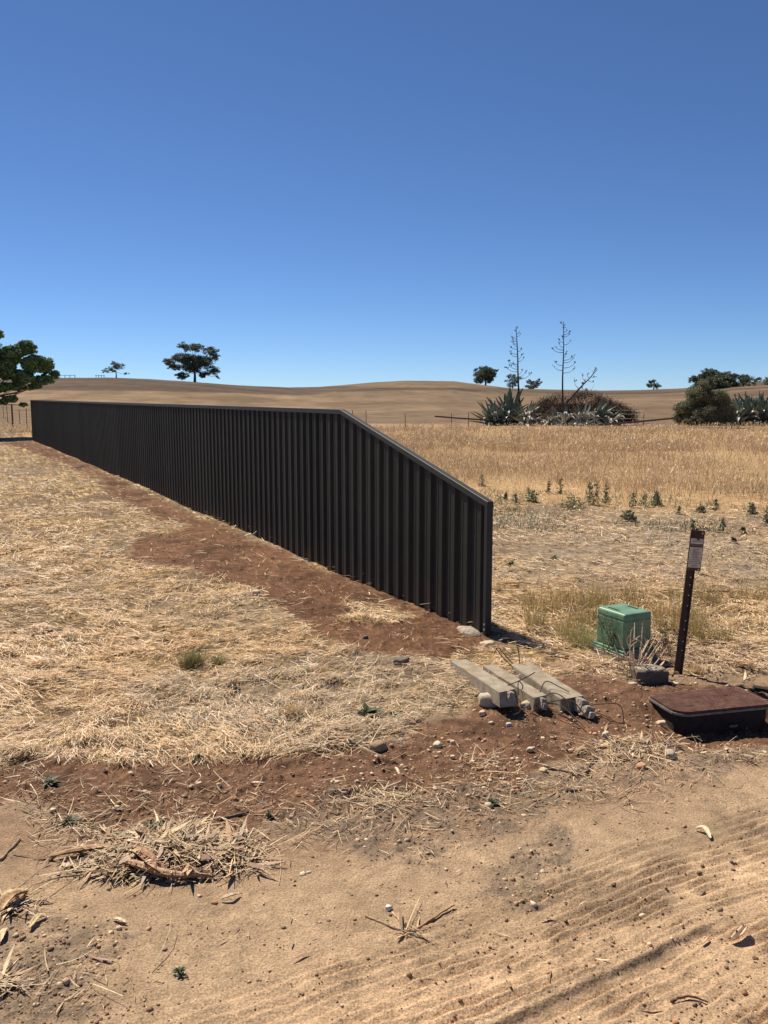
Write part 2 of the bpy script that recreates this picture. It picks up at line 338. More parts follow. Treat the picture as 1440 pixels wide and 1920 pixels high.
# ------------------------------------------------------------ GROUND, ROAD, HILLS
def build_ground():
    a1 = np.radians(38); az = np.concatenate([np.linspace(-a1, a1, 780), np.linspace(a1, 2*math.pi-a1, 240)[1:-1]])
    r = [0.35, .7, 1.1, 1.5, 1.8, 2.0]
    while r[-1] < 14: r.append(r[-1]+max(.006, r[-1]**2/1535*1.05))
    while r[-1] < 66: r.append(r[-1]+min(r[-1]**2/1535*1.3, 1.2))
    nnear = len(r)
    while r[-1] < 760: r.append(r[-1]*1.013)
    while r[-1] < 9000: r.append(r[-1]*1.12)
    r = np.array(r); na, nr = len(az), len(r)
    R, A = np.meshgrid(r, az, indexing='ij'); X = R*np.sin(A); Y = R*np.cos(A)
    X = X.ravel(); Y = Y.ravel(); Rf = R.ravel()
    M = masks(X, Y); red, road, grey, litt, sr = M
    Z = Zbase(X, Y)+Zdetail(X, Y, M)
    # colours: land cover, darker in straw gaps and along the main rut
    def c(*v): return np.array(v)[None]
    nb = fbm(X, Y, .6, 4, 61)[:, None]; nf = fbm(X, Y, .05, 3, 62)[:, None]; nf2 = vn(X/.012, Y/.012, 63)[:, None]
    big = fbm(X, Y, 3.5, 3, 64)[:, None]
    straw = c(.36, .25, .125)*(.7+.5*nf)+c(.10, .06, .02)*(big-.5)
    gap = ss(.50, .68, fbm(X, Y, .18, 4, 65)+.12*(fbm(X, Y, 1.2, 2, 66)-.5))[:, None]
    straw = straw*(1-gap*.55)+c(.22, .145, .085)*gap*.55
    bm_ = bare(X, Y)[:, None]; spk_ = _h(np.floor(X/.02), np.floor(Y/.02), 5)[:, None]; straw = straw*(.35+1.1*spk_*nf*1.6)
    dk = ss(.5, .62, fbm(X, Y, .07, 3, 303))[:, None]; straw = straw*(1-.6*dk)+c(.12, .082, .053)*.6*dk
    straw = straw*(1-bm_*.85)+c(.135, .092, .060)*(.5+1.0*nf)*bm_*.85
    gry = ss(.52, .68, fbm(X, Y, 1.0, 3, 67))[:, None]
    straw = straw*(1-.25*gry)+c(.30, .25, .19)*.25*gry
    srm = sr[:, None]; straw = straw*(1-.55*srm)+(c(.27, .21, .15)*(.4+1.2*nf))*.55*srm
    lz = low_zone(X, Y)[:, None]; straw = straw*(1-lz)+c(.235, .165, .108)*(.75+.5*nf)*(.8+.4*nb)*lz
    # standing-grass field floor beyond 14 m on the right, stubble farther out
    side = fside(X, Y)
    fld = (ss(13.5, 16, Rf+(fbm(X, Y, 2, 2, 68)-.5)*3)*(side < 0))[:, None]
    straw = straw*(1-fld)+(c(.37, .245, .125)*(.72+.5*big))*fld
    col = straw
    redc = c(.135, .070, .040)*(.6+.7*nb)*(.45+1.1*nf)
    lft = ss(3.2, 1.2, X+.2)[:, None]*ss(6, 5, Y)[:, None]
    redc = redc*(1-.4*lft)+c(.16, .095, .06)*(.75+.45*nf)*.4*lft
    fleck = (nf2 > .86)*.5*(vn(X/.05, Y/.05, 69)[:, None] > .35)
    redc = redc*(1-fleck)+c(.36, .25, .16)*fleck
    dark = ss(.55, .75, fbm(X, Y, .45, 4, 70))[:, None]
    redc = redc*(1-.35*dark)
    col = col*(1-red[:, None])+redc*red[:, None]
    lc = c(.24, .165, .105)*(.7+.6*nf); col = col*(1-litt[:, None]*.8)+lc*litt[:, None]*.8
    u, v = road_uv(X, Y)
    orange = ss(.75, -.25, v-.1*ss(.5, 1.5, u)+(fbm(X, Y, .5, 4, 71)-.5)*1.1)[:, None]
    rc = (c(.305, .215, .135)*(1-orange)+c(.43, .295, .180)*orange)*(.84+.3*nb)*(.9+.2*nf)
    mot = ss(.48, .66, fbm(X, Y, .55, 5, 76))[:, None]*(1-orange); rc = rc*(1-.30*mot)
    edge = (ss(3.6, -.3, poly(X, Y, P_ROAD, .22)+(fbm(X, Y, .6, 4, 79)-.5)*4)*.75)[:, None]; rc = rc*(1-edge)+c(.185, .118, .076)*(.7+.3*nb+.4*nf)*edge
    pal = ss(.55, .7, fbm(X, Y, .3, 4, 72))[:, None]; rc = rc*(1+.14*pal)
    spk = (nf2 > .9)*ss(.45, .65, fbm(X, Y, .25, 3, 73))[:, None]*(1-orange); rc = rc*(1-.35*spk)
    vv = v+(fbm(u, v*.3, .5, 2, 51)-.5)*.05-.008*np.sin(u*1.7)
    gv = (ss(-.045, -.02, vv)*ss(.012, -.005, vv)*ss(.2, .55, fbm(X, Y, .08, 3, 74)))[:, None]; rc = rc*(1-.42*gv*ss(1.15, .9, u)[:, None])
    col = col*(1-road[:, None])+rc*road[:, None]
    gc = c(.155, .118, .085)*(.7+.6*nf)*(1+.9*(nf2 > .88)); gm = grey[:, None]*.75*ss(.30, .62, fbm(X, Y, .07, 3, 77))[:, None]
    col = col*(1-gm)+gc*gm
    # hills
    px, py = pxof(X, Y, Z); far = ss(60, 68, Rf)[:, None]
    rc_ = crest_r(np.arctan2(X, Y)); t = Rf/rc_
    wob = (fbm(np.arctan2(X, Y)*40, t*4, 1.0, 3, 80)-.5)
    hc = c(.215, .152, .095)*(.6+.8*fbm(X, Y, 22, 5, 81)[:, None])*(.8+.4*vn(X/3, Y/9, 84)[:, None])
    az_ = np.arctan2(X, Y)
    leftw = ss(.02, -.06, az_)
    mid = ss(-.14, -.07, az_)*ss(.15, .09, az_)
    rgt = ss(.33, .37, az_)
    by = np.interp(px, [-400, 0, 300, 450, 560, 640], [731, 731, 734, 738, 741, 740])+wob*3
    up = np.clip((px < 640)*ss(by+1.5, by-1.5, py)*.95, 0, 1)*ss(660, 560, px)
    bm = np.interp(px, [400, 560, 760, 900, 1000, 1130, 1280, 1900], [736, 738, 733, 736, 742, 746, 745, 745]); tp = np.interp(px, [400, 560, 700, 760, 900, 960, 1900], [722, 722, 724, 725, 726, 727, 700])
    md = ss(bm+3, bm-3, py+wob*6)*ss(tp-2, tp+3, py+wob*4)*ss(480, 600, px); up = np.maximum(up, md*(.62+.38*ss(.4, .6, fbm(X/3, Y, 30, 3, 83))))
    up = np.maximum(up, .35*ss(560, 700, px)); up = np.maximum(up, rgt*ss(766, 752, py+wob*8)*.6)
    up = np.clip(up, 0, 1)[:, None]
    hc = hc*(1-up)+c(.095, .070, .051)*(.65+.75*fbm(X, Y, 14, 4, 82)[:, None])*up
    low = (ss(56, 60, Rf)*ss(112, 92, Rf+wob*20))[:, None]
    hc = hc*(1-.8*low)+c(.165, .115, .075)*.8*low
    col = col*(1-far)+hc*far
    i = np.arange(nr-1)[:, None]*na+np.arange(na)[None]; j = np.arange(nr-1)[:, None]*na+(np.arange(na)[None]+1) % na
    F = np.stack([i, j, j+na, i+na], -1).reshape(-1, 4)[:, ::-1]
    c0 = len(X); V = np.stack([X, Y, Z], 1)
    V = np.concatenate([V, [[0, 0, float(Z[:na].mean())]]]); col = np.concatenate([col, col[:1]])
    rowi = np.repeat(np.arange(nr-1), na)
    isroad = (road[i.ravel()] > .5) & (rowi < nnear)
    ishill = rowi >= nnear
    def sub(name, sel, m, kind='structure', extra=None):
        f = F[sel]; used, inv = np.unique(f, return_inverse=True); f = inv.reshape(f.shape)
        obj(name, V[used], f, m, None, col=col[used], smooth=True, kind=kind)
    sub('ground', ~isroad & ~ishill, M_ground); sub('dirt_road', isroad, M_ground); sub('hills', ishill, M_hill)
    # small cap under the viewer's feet
    fc = [(int(k), int((k+1) % na), na) for k in range(na)]
    Vc = np.concatenate([V[:na], V[-1:]]); obj('road_patch', Vc, np.array(fc)[:, ::-1], M_ground, None, col=np.repeat(col[:1], na+1, 0), smooth=True, kind='structure')
build_ground()
def Zf(X, Y):
    X = np.asarray(X, float); Y = np.asarray(Y, float); return Zbase(X, Y)+Zdetail(X, Y)

# ------------------------------------------------------------ METAL FENCE
def ftop(s):
    hA, hM, hB = 1.035, 1.693, 1.80; sM = np.linalg.norm(FM-FA)
    return hA+(hM-hA)*s/sM if s < sM else hM+(hB-hM)*(s-sM)/(FLEN-sM)
def build_fence():
    f = thing('metal_fence', (FA[0], FA[1], 0), 'long dark grey ribbed steel fence with a sloping near end', 'fence')
    pit = .19; nr = int(FLEN/pit)
    prof = [(0.0, -.014), (.052, -.014), (.066, .016), (.082, .016), (.086, .013), (.132, .013), (.136, .016), (.152, .016), (.166, -.014)]
    def P(s, o, z): q = FA+FD*s+FN*o; return (q[0], q[1], z)
    k = 0; s0 = .03; idx = 0
    while s0 < FLEN-.05:
        nrib = 4; pts = []
        for j in range(nrib):
            for (a, o) in prof: pts.append((s0+j*pit+a, o))
        pts.append((s0+nrib*pit-.003, -.014)); pts = [p for p in pts if p[0] < FLEN-.02]
        zb = -.03+.02*random.random(); 
        if idx == 0: zb = -.04
        V = []; F = []; n = len(pts)
        for thk in (0, -.0015):
            for (s, o) in pts:
                q = FA+FD*s; g = float(Zbase(q[0], q[1]))
                V.append(P(s, o+thk, g+zb)); V.append(P(s, o+thk, ftop(s)-.02))
        for b in (0, n*2):
            for i in range(n-1):
                F.append((b+2*i, b+2*i+2, b+2*i+3, b+2*i+1))
        obj('fence_sheet', V, F, M_fence, f); s0 += nrib*pit; idx += 1
    # cap rails: closed channel sections following the top line
    sM = float(np.linalg.norm(FM-FA))
    def rail(sa, sb, za, zb, name, hgt=.048, wd=.028, m=M_cap):
        n = max(2, int((sb-sa)/2.4)+1); ss_ = np.linspace(sa, sb, n); V = []; F = []
        for i, s in enumerate(ss_):
            t = (s-sa)/(sb-sa); z = za+(zb-za)*t
            for (o, dz) in [(-wd, -hgt), (-wd, -.003), (-wd+.004, 0), (wd-.004, 0), (wd, -.003), (wd, -hgt)]: V.append(P(s, o, z+dz))
        for i in range(n-1):
            for k in range(5): F.append((i*6+k, i*6+k+1, i*6+6+k+1, i*6+6+k))
            F.append((i*6+5, i*6, i*6+6, i*6+11))
        F += [tuple(range(6)), tuple((n-1)*6+k for k in range(6))[::-1]]
        return obj(name, V, F, m, f)
    rail(-.004, sM, ftop(0)+.012, ftop(sM)+.014, 'top_rail')
    s = sM+.002
    while s < FLEN-.1:
        e = min(s+2.38, FLEN); rail(s, e-.003, ftop(s)+.014, ftop(e)+.014, 'top_rail'); s = e
    # posts: channel posts at the end and hidden behind every third sheet
    def post(s, wd=.05, dp=.052):
        m = MB(); R = Matrix(((FD[0], FN[0], 0), (FD[1], FN[1], 0), (0, 0, 1)))
        q = FA+FD*s; z1 = ftop(max(s, 0))-.005
        m.box((q[0], q[1], z1/2-.1), (.004, dp, z1+.2), R); 
        for sg in (1, -1):
            q2 = FA+FD*(s+.018)+FN*sg*(dp/2-.001); m.box((q2[0], q2[1], z1/2-.1), (.034, .003, z1+.2), R)
        return m.obj('fence_post', M_cap, f)
    post(0.0); post(FLEN-.02)
    s = 2.36
    while s < FLEN-1:
        m = MB(); R = Matrix(((FD[0], FN[0], 0), (FD[1], FN[1], 0), (0, 0, 1))); q = FA+FD*s+FN*-.034
        m.box((q[0], q[1], ftop(s)/2-.06), (.045, .032, ftop(s)), R); m.obj('fence_post', M_cap, f); s += 2.36
    m = MB(); q = FA+FD*.012+FN*.0285
    for dz in (.06, .10): MB().box((q[0], q[1], dz), (.012, .004, .012)).obj('screw', M_screw, f)
    q = FA+FD*.16+FN*.07; V = ICO2[0]*np.array([.17, .07, .05])*(1+.3*(fbm(ICO2[0][:, 0]*5, ICO2[0][:, 1]*5+ICO2[0][:, 2]*3, 1, 2, 3)-.5)[:, None])
    ang = math.atan2(FD[1], FD[0]); Rz = np.array(rot(ang)); V = V@Rz.T+np.array([q[0], q[1], .0])
    obj('concrete_footing', V, ICO2[1], M_rub, f, label='pale concrete footing showing at the foot of the end post')
build_fence()

# ------------------------------------------------------------ STRAW MAT, GRASS (uncountable)
def sample_px(n, x0, x1, y0, y1):
    px = rng.uniform(x0, x1, n); py = rng.uniform(y0, y1, n)
    dx = (px-720)/1600; dy = (960-py)/1600; d2 = -sp_+dy*cp; t = -H/d2
    return dx*t, (cp+dy*sp_)*t
STRAW = [(.70, .51, .25), (.62, .45, .22), (.76, .59, .34), (.52, .36, .17), (.36, .24, .12), (.68, .55, .36), (.58, .41, .20), (.80, .66, .42), (.24, .16, .09)]
GREYS = [(.45, .38, .28), (.38, .31, .23), (.55, .47, .36), (.3, .24, .17)]
def straw_mat():
    X, Y = sample_px(500000, -260, 1740, 838, 1480)
    X2, Y2 = sample_px(24000, -120, 1000, 1180, 1480); X = np.r_[X, X2]; Y = np.r_[Y, Y2]
    red, road, grey, litt, sr = masks(X, Y); side = fside(X, Y); r = np.hypot(X, Y)
    a = 1-np.maximum(red*.965, road*.995); a = a*np.where((side < 0) & (r > 15), .35, 1)
    a = a*(1-.8*bare(X, Y))*np.where((side > 0) & (side < .35) & (red > .2), .3, 1)*(1-.93*low_zone(X, Y))*(1-.5*litt)*(.25+.75*ss(.64, .42, fbm(X, Y, .16, 4, 65)))*(.15+.85*ss(.58, .42, fbm(X, Y, .07, 3, 303)))
    keep = (rng.random(len(X)) < a) & (np.abs(side) > .06)
    X, Y, r, sr = X[keep], Y[keep], r[keep], sr[keep]; n = len(X)
    ang = rng.uniform(0, 2*math.pi, n); 
    pref = 2*math.pi*fbm(X, Y, 1.4, 2, 90)+.3; m = rng.random(n) < .55; ang[m] = pref[m]+rng.normal(0, .35, m.sum())
    pit = rng.normal(.06, .16, n)
    D = np.stack([np.cos(ang)*np.cos(pit), np.sin(ang)*np.cos(pit), np.sin(pit)], 1)
    L = rng.gamma(3, .021, n)*np.clip(r/8, .8, 1.5)+.02; W = np.clip(.0024+rng.gamma(2, .0009, n), .002, .008)*np.clip(r/5.5, .8, 3.2)
    S = np.stack([-np.sin(ang), np.cos(ang), rng.normal(0, .35, n)], 1); S = unit(S)
    B = np.stack([X, Y, Zf(X, Y)+.004+rng.random(n)**2*.03+.035*np.maximum(0, fbm(X, Y, .16, 3, 191)-.5)*4*np.clip(r/6, .7, 1.5)], 1)
    bend = np.stack([rng.normal(0, .2, n)*L, rng.normal(0, .2, n)*L, -np.maximum(0, D[:, 2]*L)*rng.random(n)], 1)
    g = fbm(X, Y, 1.0, 3, 67); col = pick(n, STRAW)*np.array([[1.17, 1.17, 1.36]]); gg = (rng.random(n) < ss(.5, .68, g)*.4+.25*sr); col[gg] = pick(gg.sum(), GREYS)
    gold = ss(.45, .6, fbm(X, Y, .9, 2, 91))[:, None]; col = col*(1-gold*np.array([[0, .04, .10]]))
    V, F, c = ribbons(B, D, L, W, S, bend, 2, .5, col)
    obj('flattened_straw', V, F, M_straw, None, col=c, kind='stuff', label='flattened dry straw covering the ground', cat='straw')
straw_mat()
def upright(name, X, Y, h, w, pal, label, lean=.25, segs=3, palt=None, tip=.2, seed_frac=0, catg='grass', zl=None):
    n = len(X); ang = rng.uniform(0, 2*math.pi, n); ln = np.abs(rng.normal(0, lean, n))
    D = unit(np.stack([np.cos(ang)*ln, np.sin(ang)*ln, np.ones(n)], 1)); L = h*rng.uniform(.55, 1.2, n)
    s2 = rng.uniform(0, 2*math.pi, n); S = np.stack([np.cos(s2), np.sin(s2), np.zeros(n)], 1)
    B = np.stack([X, Y, (zl if zl is not None else Zbase(X, Y))-.01], 1)
    b2 = rng.uniform(0, 2*math.pi, n); bend = np.stack([np.cos(b2), np.sin(b2), -.3*np.ones(n)], 1)*(L*rng.uniform(.05, .45, n))[:, None]
    tn = (.70+.6*fbm(X, Y, 2.2, 4, 500))[:, None]*np.array([[1, 1, 1.04]]); col = pick(n, pal)*tn; colt = pick(n, palt)*tn if palt else col*1.15
    parts = [ribbons(B, D, L, w, S, bend, segs, tip, col, colt)]
    if seed_frac:
        k = rng.random(n) < seed_frac; T = B[k]+D[k]*(L[k]*.92)[:, None]+bend[k]*.85; m = k.sum()
        Dn = unit(D[k]+bend[k]/L[k][:, None]+rng.normal(0, .3, (m, 3)))
        parts.append(ribbons(T, Dn, L[k]*.24, w[k]*2.6, S[k], bend[k]*.15, 2, -1, pick(m, [(.72, .55, .33), (.62, .46, .26), (.8, .66, .44)])))
    V, F, c = cat(parts); return obj(name, V, F, M_straw, None, col=c, kind='stuff', label=label, cat=catg)
def field():
    Xs = []; Ys = []
    for n, y0, y1 in ((60000, 801, 850), (52000, 840, 960)):
        X, Y = sample_px(int(n*1.2), -250, 1780, y0, y1); Xs.append(X); Ys.append(Y)
    X = np.concatenate(Xs); Y = np.concatenate(Ys); r = np.hypot(X, Y); side = fside(X, Y)
    edge = 15.2+(fbm(X, Y, 1.6, 3, 68)-.5)*5
    k = ((side < -.3) | (r > 48)) & (r > edge) & (rng.random(len(X)) < ss(0, 5, r-edge)*.75+.25)
    k &= rng.random(len(X)) < .2+.8*ss(.36, .58, fbm(X, Y, 1.5, 3, 92))
    X, Y, r = X[k], Y[k], r[k]; n = len(X)
    hh = .22+.26*fbm(X, Y, 1.2, 3, 93); w = np.clip(.0055*r/15, .004, .028)*rng.uniform(.6, 1.3, n)
    upright('standing_dry_grass', X, Y, hh, w, [(.48, .35, .20), (.40, .285, .16), (.57, .44, .27), (.31, .21, .12)], 'standing dry brown grass of the paddock behind the fence',
            .5, 3, [(.60, .46, .29), (.50, .37, .22), (.40, .28, .17)], .4, .5)
field()
def green_grass():
    pts = []
    for n, x0, x1, y0, y1 in ((2600, 985, 1125, 1130, 1205), (5200, 1225, 1520, 1120, 1205), (900, 1100, 1260, 1115, 1145)):
        X, Y = sample_px(n, x0, x1, y0, y1); m = fbm(X, Y, .35, 3, 95) > .46; pts.append((X[m], Y[m]))
    X = np.concatenate([p[0] for p in pts]); Y = np.concatenate([p[1] for p in pts])
    bx = (X-1.70)**2+(Y-5.90)**2 > .17**2; X, Y = X[bx], Y[bx]; n = len(X)
    e = ss(1.0, .6, np.abs(Y-6.8)/1.1)
    upright('olive_grass', X, Y, .10+.13*e*rng.random(n)+.05, np.full(n, .0042), [(.30, .25, .085), (.40, .30, .12), (.22, .22, .075), (.48, .35, .16)],
            'half green, half dry grass around the green box and sign post', .45, 3, [(.56, .41, .19), (.42, .35, .14), (.6, .45, .22)], .3)
green_grass()
def low_greens():
    X, Y = sample_px(5200, 860, 1500, 915, 1000); m = (fbm(X, Y, 1.1, 3, 401) > .53) & (fside(X, Y) < -.4); X, Y = X[m], Y[m]; n = len(X)
    upright('low_green_growth', X, Y, np.full(n, .10), np.full(n, .018), [(.22, .25, .14), (.30, .31, .19), (.16, .18, .10), (.3, .24, .16)], 'low grey green growth along the edge of the dry grass', .9, 2, None, .3, 0, 'ground cover')
low_greens()
def thin_upright():
    X, Y = sample_px(26000, -100, 1560, 845, 1450); red, road, grey, litt, sr = masks(X, Y); s = fside(X, Y); r = np.hypot(X, Y)
    k = (rng.random(len(X)) < (1-red)*(1-road)*ss(.5, .7, fbm(X, Y, .7, 3, 97))) & (np.abs(s) > .1); X, Y, r = X[k], Y[k], r[k]; n = len(X)
    upright('dry_grass_stubble', X, Y, np.full(n, .055)*np.clip(r/6, .8, 1.8), np.full(n, .003)*np.clip(r/5, 1, 4), STRAW, 'short dry stubble poking through the straw', .8, 2)
thin_upright()
def litter():
    # (px, py, rx, ry, n, kind)
    spots = [(330, 1590, 115, 34, 1500, 0), (250, 1625, 120, 26, 900, 0), (300, 1605, 200, 45, 500, 1), (430, 1610, 60, 28, 450, 0), (25, 1700, 40, 14, 130, 0), (130, 1550, 70, 40, 380, 1),
             (15, 1850, 30, 16, 50, 0), (60, 1480, 40, 45, 150, 1), (720, 1500, 80, 26, 420, 1), (1190, 1410, 90, 20, 520, 0), (1370, 1425, 70, 18, 200, 1), (850, 1280, 60, 30, 480, 1),
             (1330, 1235, 110, 28, 1100, 0), (1160, 1262, 60, 18, 380, 0), (590, 1390, 110, 28, 560, 0), (560, 1330, 90, 40, 260, 1), (900, 1430, 70, 20, 160, 1), (700, 1350, 60, 22, 200, 1),
             (1060, 1215, 60, 18, 160, 1), (760, 1750, 26, 8, 14, 0), (380, 1500, 200, 40, 160, 1), (1050, 1480, 300, 40, 600, 1), (620, 1540, 300, 50, 700, 1), (850, 1500, 300, 40, 500, 1), (250, 1500, 250, 40, 300, 1), (1290, 1235, 60, 30, 350, 1),
             (150, 1850, 160, 60, 90, 1), (800, 1700, 500, 140, 50, 2), (1210, 1440, 150, 30, 260, 1), (480, 1260, 300, 60, 160, 2), (1150, 1190, 300, 50, 220, 2)]
    X = []; Y = []; K = []
    for (px, py, rx, ry, n, k) in spots:
        qx = rng.normal(px, rx*.5, n); qy = rng.normal(py, ry*.5, n); qy = np.clip(qy, 820, 1990)
        for a, b in zip(qx, qy):
            g = G(a, b); X.append(g[0]); Y.append(g[1]); K.append(k)
    X = np.array(X); Y = np.array(Y); K = np.array(K)
    ok = (np.abs((X-PITC[0])) > .36) | (np.abs(Y-PITC[1]) > .24); X, Y, K = X[ok], Y[ok], K[ok]; n = len(X)
    ang = rng.uniform(0, 2*math.pi, n); pit = rng.normal(.03, .13, n)
    D = np.stack([np.cos(ang)*np.cos(pit), np.sin(ang)*np.cos(pit), np.sin(pit)], 1)
    L = np.where(K == 0, rng.gamma(5, .0105, n), rng.gamma(4, .007, n))+.008; W = L*rng.uniform(.08, .2, n); W = np.where(K == 1, W*.6, W)
    S = unit(np.stack([-np.sin(ang), np.cos(ang), rng.normal(0, .5, n)], 1))
    pile = np.exp(-(((X-G(320, 1605)[0])/.25)**2+((Y-G(320, 1605)[1])/.12)**2))
    B = np.stack([X, Y, Zf(X, Y)+.003+rng.random(n)**1.5*(.010+.04*pile)], 1)
    bend = np.stack([rng.normal(0, .22, n)*L, rng.normal(0, .22, n)*L, rng.normal(.02, .14, n)*L], 1)
    col = pick(n, [(.46, .32, .18), (.36, .23, .13), (.26, .155, .09), (.62, .46, .29), (.19, .12, .075), (.48, .32, .19), (.32, .24, .17)], .15)
    V, F, c = ribbons(B, D, L, W, S, bend, 4, -1, col)
    obj('leaf_litter', V, F, M_leaf, None, col=c, kind='stuff', label='dry fallen leaves and bark flakes scattered over the dirt', cat='leaf litter')
    # fine dry stems in the piles
    m = rng.random(n) < np.where(K == 0, .45, np.where(K == 1, .14, .05)); n2 = m.sum(); ang = rng.uniform(0, 2*math.pi, n2)
    D = unit(np.stack([np.cos(ang), np.sin(ang), rng.normal(.03, .1, n2)], 1)); L = rng.gamma(3, .022, n2)+.02
    B = np.stack([X[m], Y[m], B[m][:, 2]+.005], 1); S = unit(np.stack([-np.sin(ang), np.cos(ang), rng.normal(0, .4, n2)], 1))
    bend = rng.normal(0, .15, (n2, 3))*L[:, None]*np.array([1, 1, .3])
    V, F, c = ribbons(B, D, L, rng.uniform(.0022, .005, n2), S, bend, 3, .6, pick(n2, [(.5, .38, .22), (.6, .47, .29), (.36, .25, .15)]))
    obj('dry_stems', V, F, M_leaf, None, col=c, kind='stuff', label='thin dry stems mixed through the leaf litter', cat='dry stems')
litter()
def rocks_mass(name, X, Y, sz, pal, label, sink=.35, catg='pebbles', jit=.3, flat=.65):
    n = len(X); V0, F0 = ICO1; k = len(V0)
    a = rng.uniform(0, 2*math.pi, n); ca, sa = np.cos(a), np.sin(a)
    V = V0[None]*(1+rng.normal(0, jit*.5, (n, k, 1)))*np.stack([sz, sz*rng.uniform(.6, 1, n), sz*flat*rng.uniform(.6, 1, n)], 1)[:, None, :]
    x = V[..., 0]*ca[:, None]-V[..., 1]*sa[:, None]; y = V[..., 0]*sa[:, None]+V[..., 1]*ca[:, None]
    V = np.stack([x+X[:, None], y+Y[:, None], V[..., 2]+(Zf(X, Y)+sz*flat*(1-2*sink)*.7)[:, None]], -1)
    F = (np.arange(n)[:, None, None]*k+F0[None]).reshape(-1, 3)
    c = np.repeat(pick(n, pal), k, 0)
    obj(name, V.reshape(-1, 3), F, M_stone, None, col=c, kind='stuff', label=label, cat=catg)
def pebbles():
    X, Y = sample_px(30000, -60, 1500, 1010, 1960); red, road, grey, litt, sr = masks(X, Y)
    kx = rng.random(len(X)); bank = red*(Y < 6.0)
    k = kx < np.maximum.reduce([1*.45*bank*ss(-1.4, .4, X), .12*red, .16*grey, .02*road, .03*litt]); k &= ~((np.abs(X-PITC[0]) < .36) & (np.abs(Y-PITC[1]) < .22))
    X, Y = X[k], Y[k]; n = len(X); r = np.hypot(X, Y)
    rocks_mass('pebbles', X, Y, np.clip(rng.lognormal(-5.35, .5, n), .0028, .015), [(.52, .36, .22), (.60, .44, .28), (.44, .28, .165), (.38, .25, .15), (.66, .52, .36), (.42, .21, .11)], 'small pale pebbles scattered over the red dirt')
    X, Y = sample_px(46000, -60, 1500, 1000, 1960); red, road, grey, litt, sr = masks(X, Y)
    k = rng.random(len(X)) < np.maximum.reduce([.9*red*(.3+.7*ss(.4, .6, fbm(X, Y, .3, 3, 99))), 1*.45*grey, .05*road+.16*road*ss(.5, .62, fbm(X, Y, .55, 4, 76)), .25*low_zone(X, Y)*(1-road)]); X, Y = X[k], Y[k]; n = len(X)
    r = np.hypot(X, Y)
    redm = masks(X, Y)[0] > .5
    rocks_mass('soil_crumbs', X, Y, np.clip(rng.lognormal(-5.5, .45, n)*np.clip(r/5, .8, 2.5), .002, .02), [(.19, .10, .06), (.24, .14, .085), (.165, .09, .055), (.27, .19, .125)], 'crumbs of reddish brown soil', .45, 'soil crumbs')
    X, Y = sample_px(2600, -60, 1500, 1255, 1560); red, road, grey, litt, sr = masks(X, Y)
    k = (rng.random(len(X)) < red*(.15+.85*ss(-.6, .3, X))*.4) & ~((np.abs(X-PITC[0]) < .36) & (np.abs(Y-PITC[1]) < .22)); X, Y = X[k], Y[k]; n = len(X)
    rocks_mass('gravel', X, Y, np.clip(rng.lognormal(-4.55, .32, n), .006, .022), [(.62, .46, .29), (.52, .37, .22), (.66, .53, .37), (.45, .26, .14), (.40, .27, .17)], 'cream and orange gravel lying on the red bank', .3, 'gravel', .45, .7)
pebbles()

# ------------------------------------------------------------ GREEN SERVICE PILLAR
def rbox(name, c, d, R, m, parent, bw=.012, seg=3, taper=1.0, **kw):
    mb = MB().box((0, 0, 0), d, Matrix.Identity(3), taper); o = mb.obj(name, m, None, **kw)
    o.parent = parent; o.location = Vector(c)-Vector(OFF[parent.name]); o.rotation_euler = R.to_euler(); OFF[o.name] = np.array(c, float)
    if bw: bevel(o, bw, seg)
    return o
def on_ground(x, y): return float(Zbase(np.array([x]), np.array([y]))[0])
def pillar():
    cx, cy = 1.70, 5.895; yaw = math.radians(27); R = rot(yaw); z0 = on_ground(cx, cy)
    b = thing('service_pillar', (cx, cy, z0), 'small green plastic utility box on a concrete base beside the leaning post', 'utility box')
    rbox('concrete_base', (cx, cy, z0-.005), (.315, .34, .11), R, M_conc, b, .004, 1)
    rbox('flange', (cx, cy, z0+.055), (.305, .33, .018), R, M_green, b, .006)
    rbox('flange_step', (cx, cy, z0+.072), (.285, .315, .018), R, M_green, b, .006)
    rbox('box_body', (cx, cy, z0+.185), (.252, .285, .21), R, M_green, b, .014)
    rbox('lid', (cx, cy, z0+.308), (.256, .289, .055), R, M_green, b, .018, 4, .97)
    def loc(u, v, zz): q = R @ Vector((u, v, 0)); return (cx+q.x, cy+q.y, z0+zz)
    # raised maker's marks: rows of small moulded characters
    for u in (-.075, .075):
        mb = MB()
        for i in range(8):
            hgt = .012 if i % 3 else .016
            q = loc(u+(.0), -.03+i*.0135-.03*(u > 0)+.01, .3365); mb.box(q, (.016, .0075, .0022), R)
            q2 = loc(u+.010, -.03+i*.0135-.03*(u > 0)+.01, .3365); mb.box(q2, (.003, .009, .0022), R)
        mb.obj('moulded_lettering', M_ink, b)
    mb = MB().box(loc(0, -.1435, .20), (.03, .004, .03), R); mb.obj('lock_plate', M_green, b)
    mb = MB().box(loc(.03, -.1435, .24), (.06, .003, .006), rot(yaw, .25)); mb.obj('scratch_mark', M_green, b)
pillar()
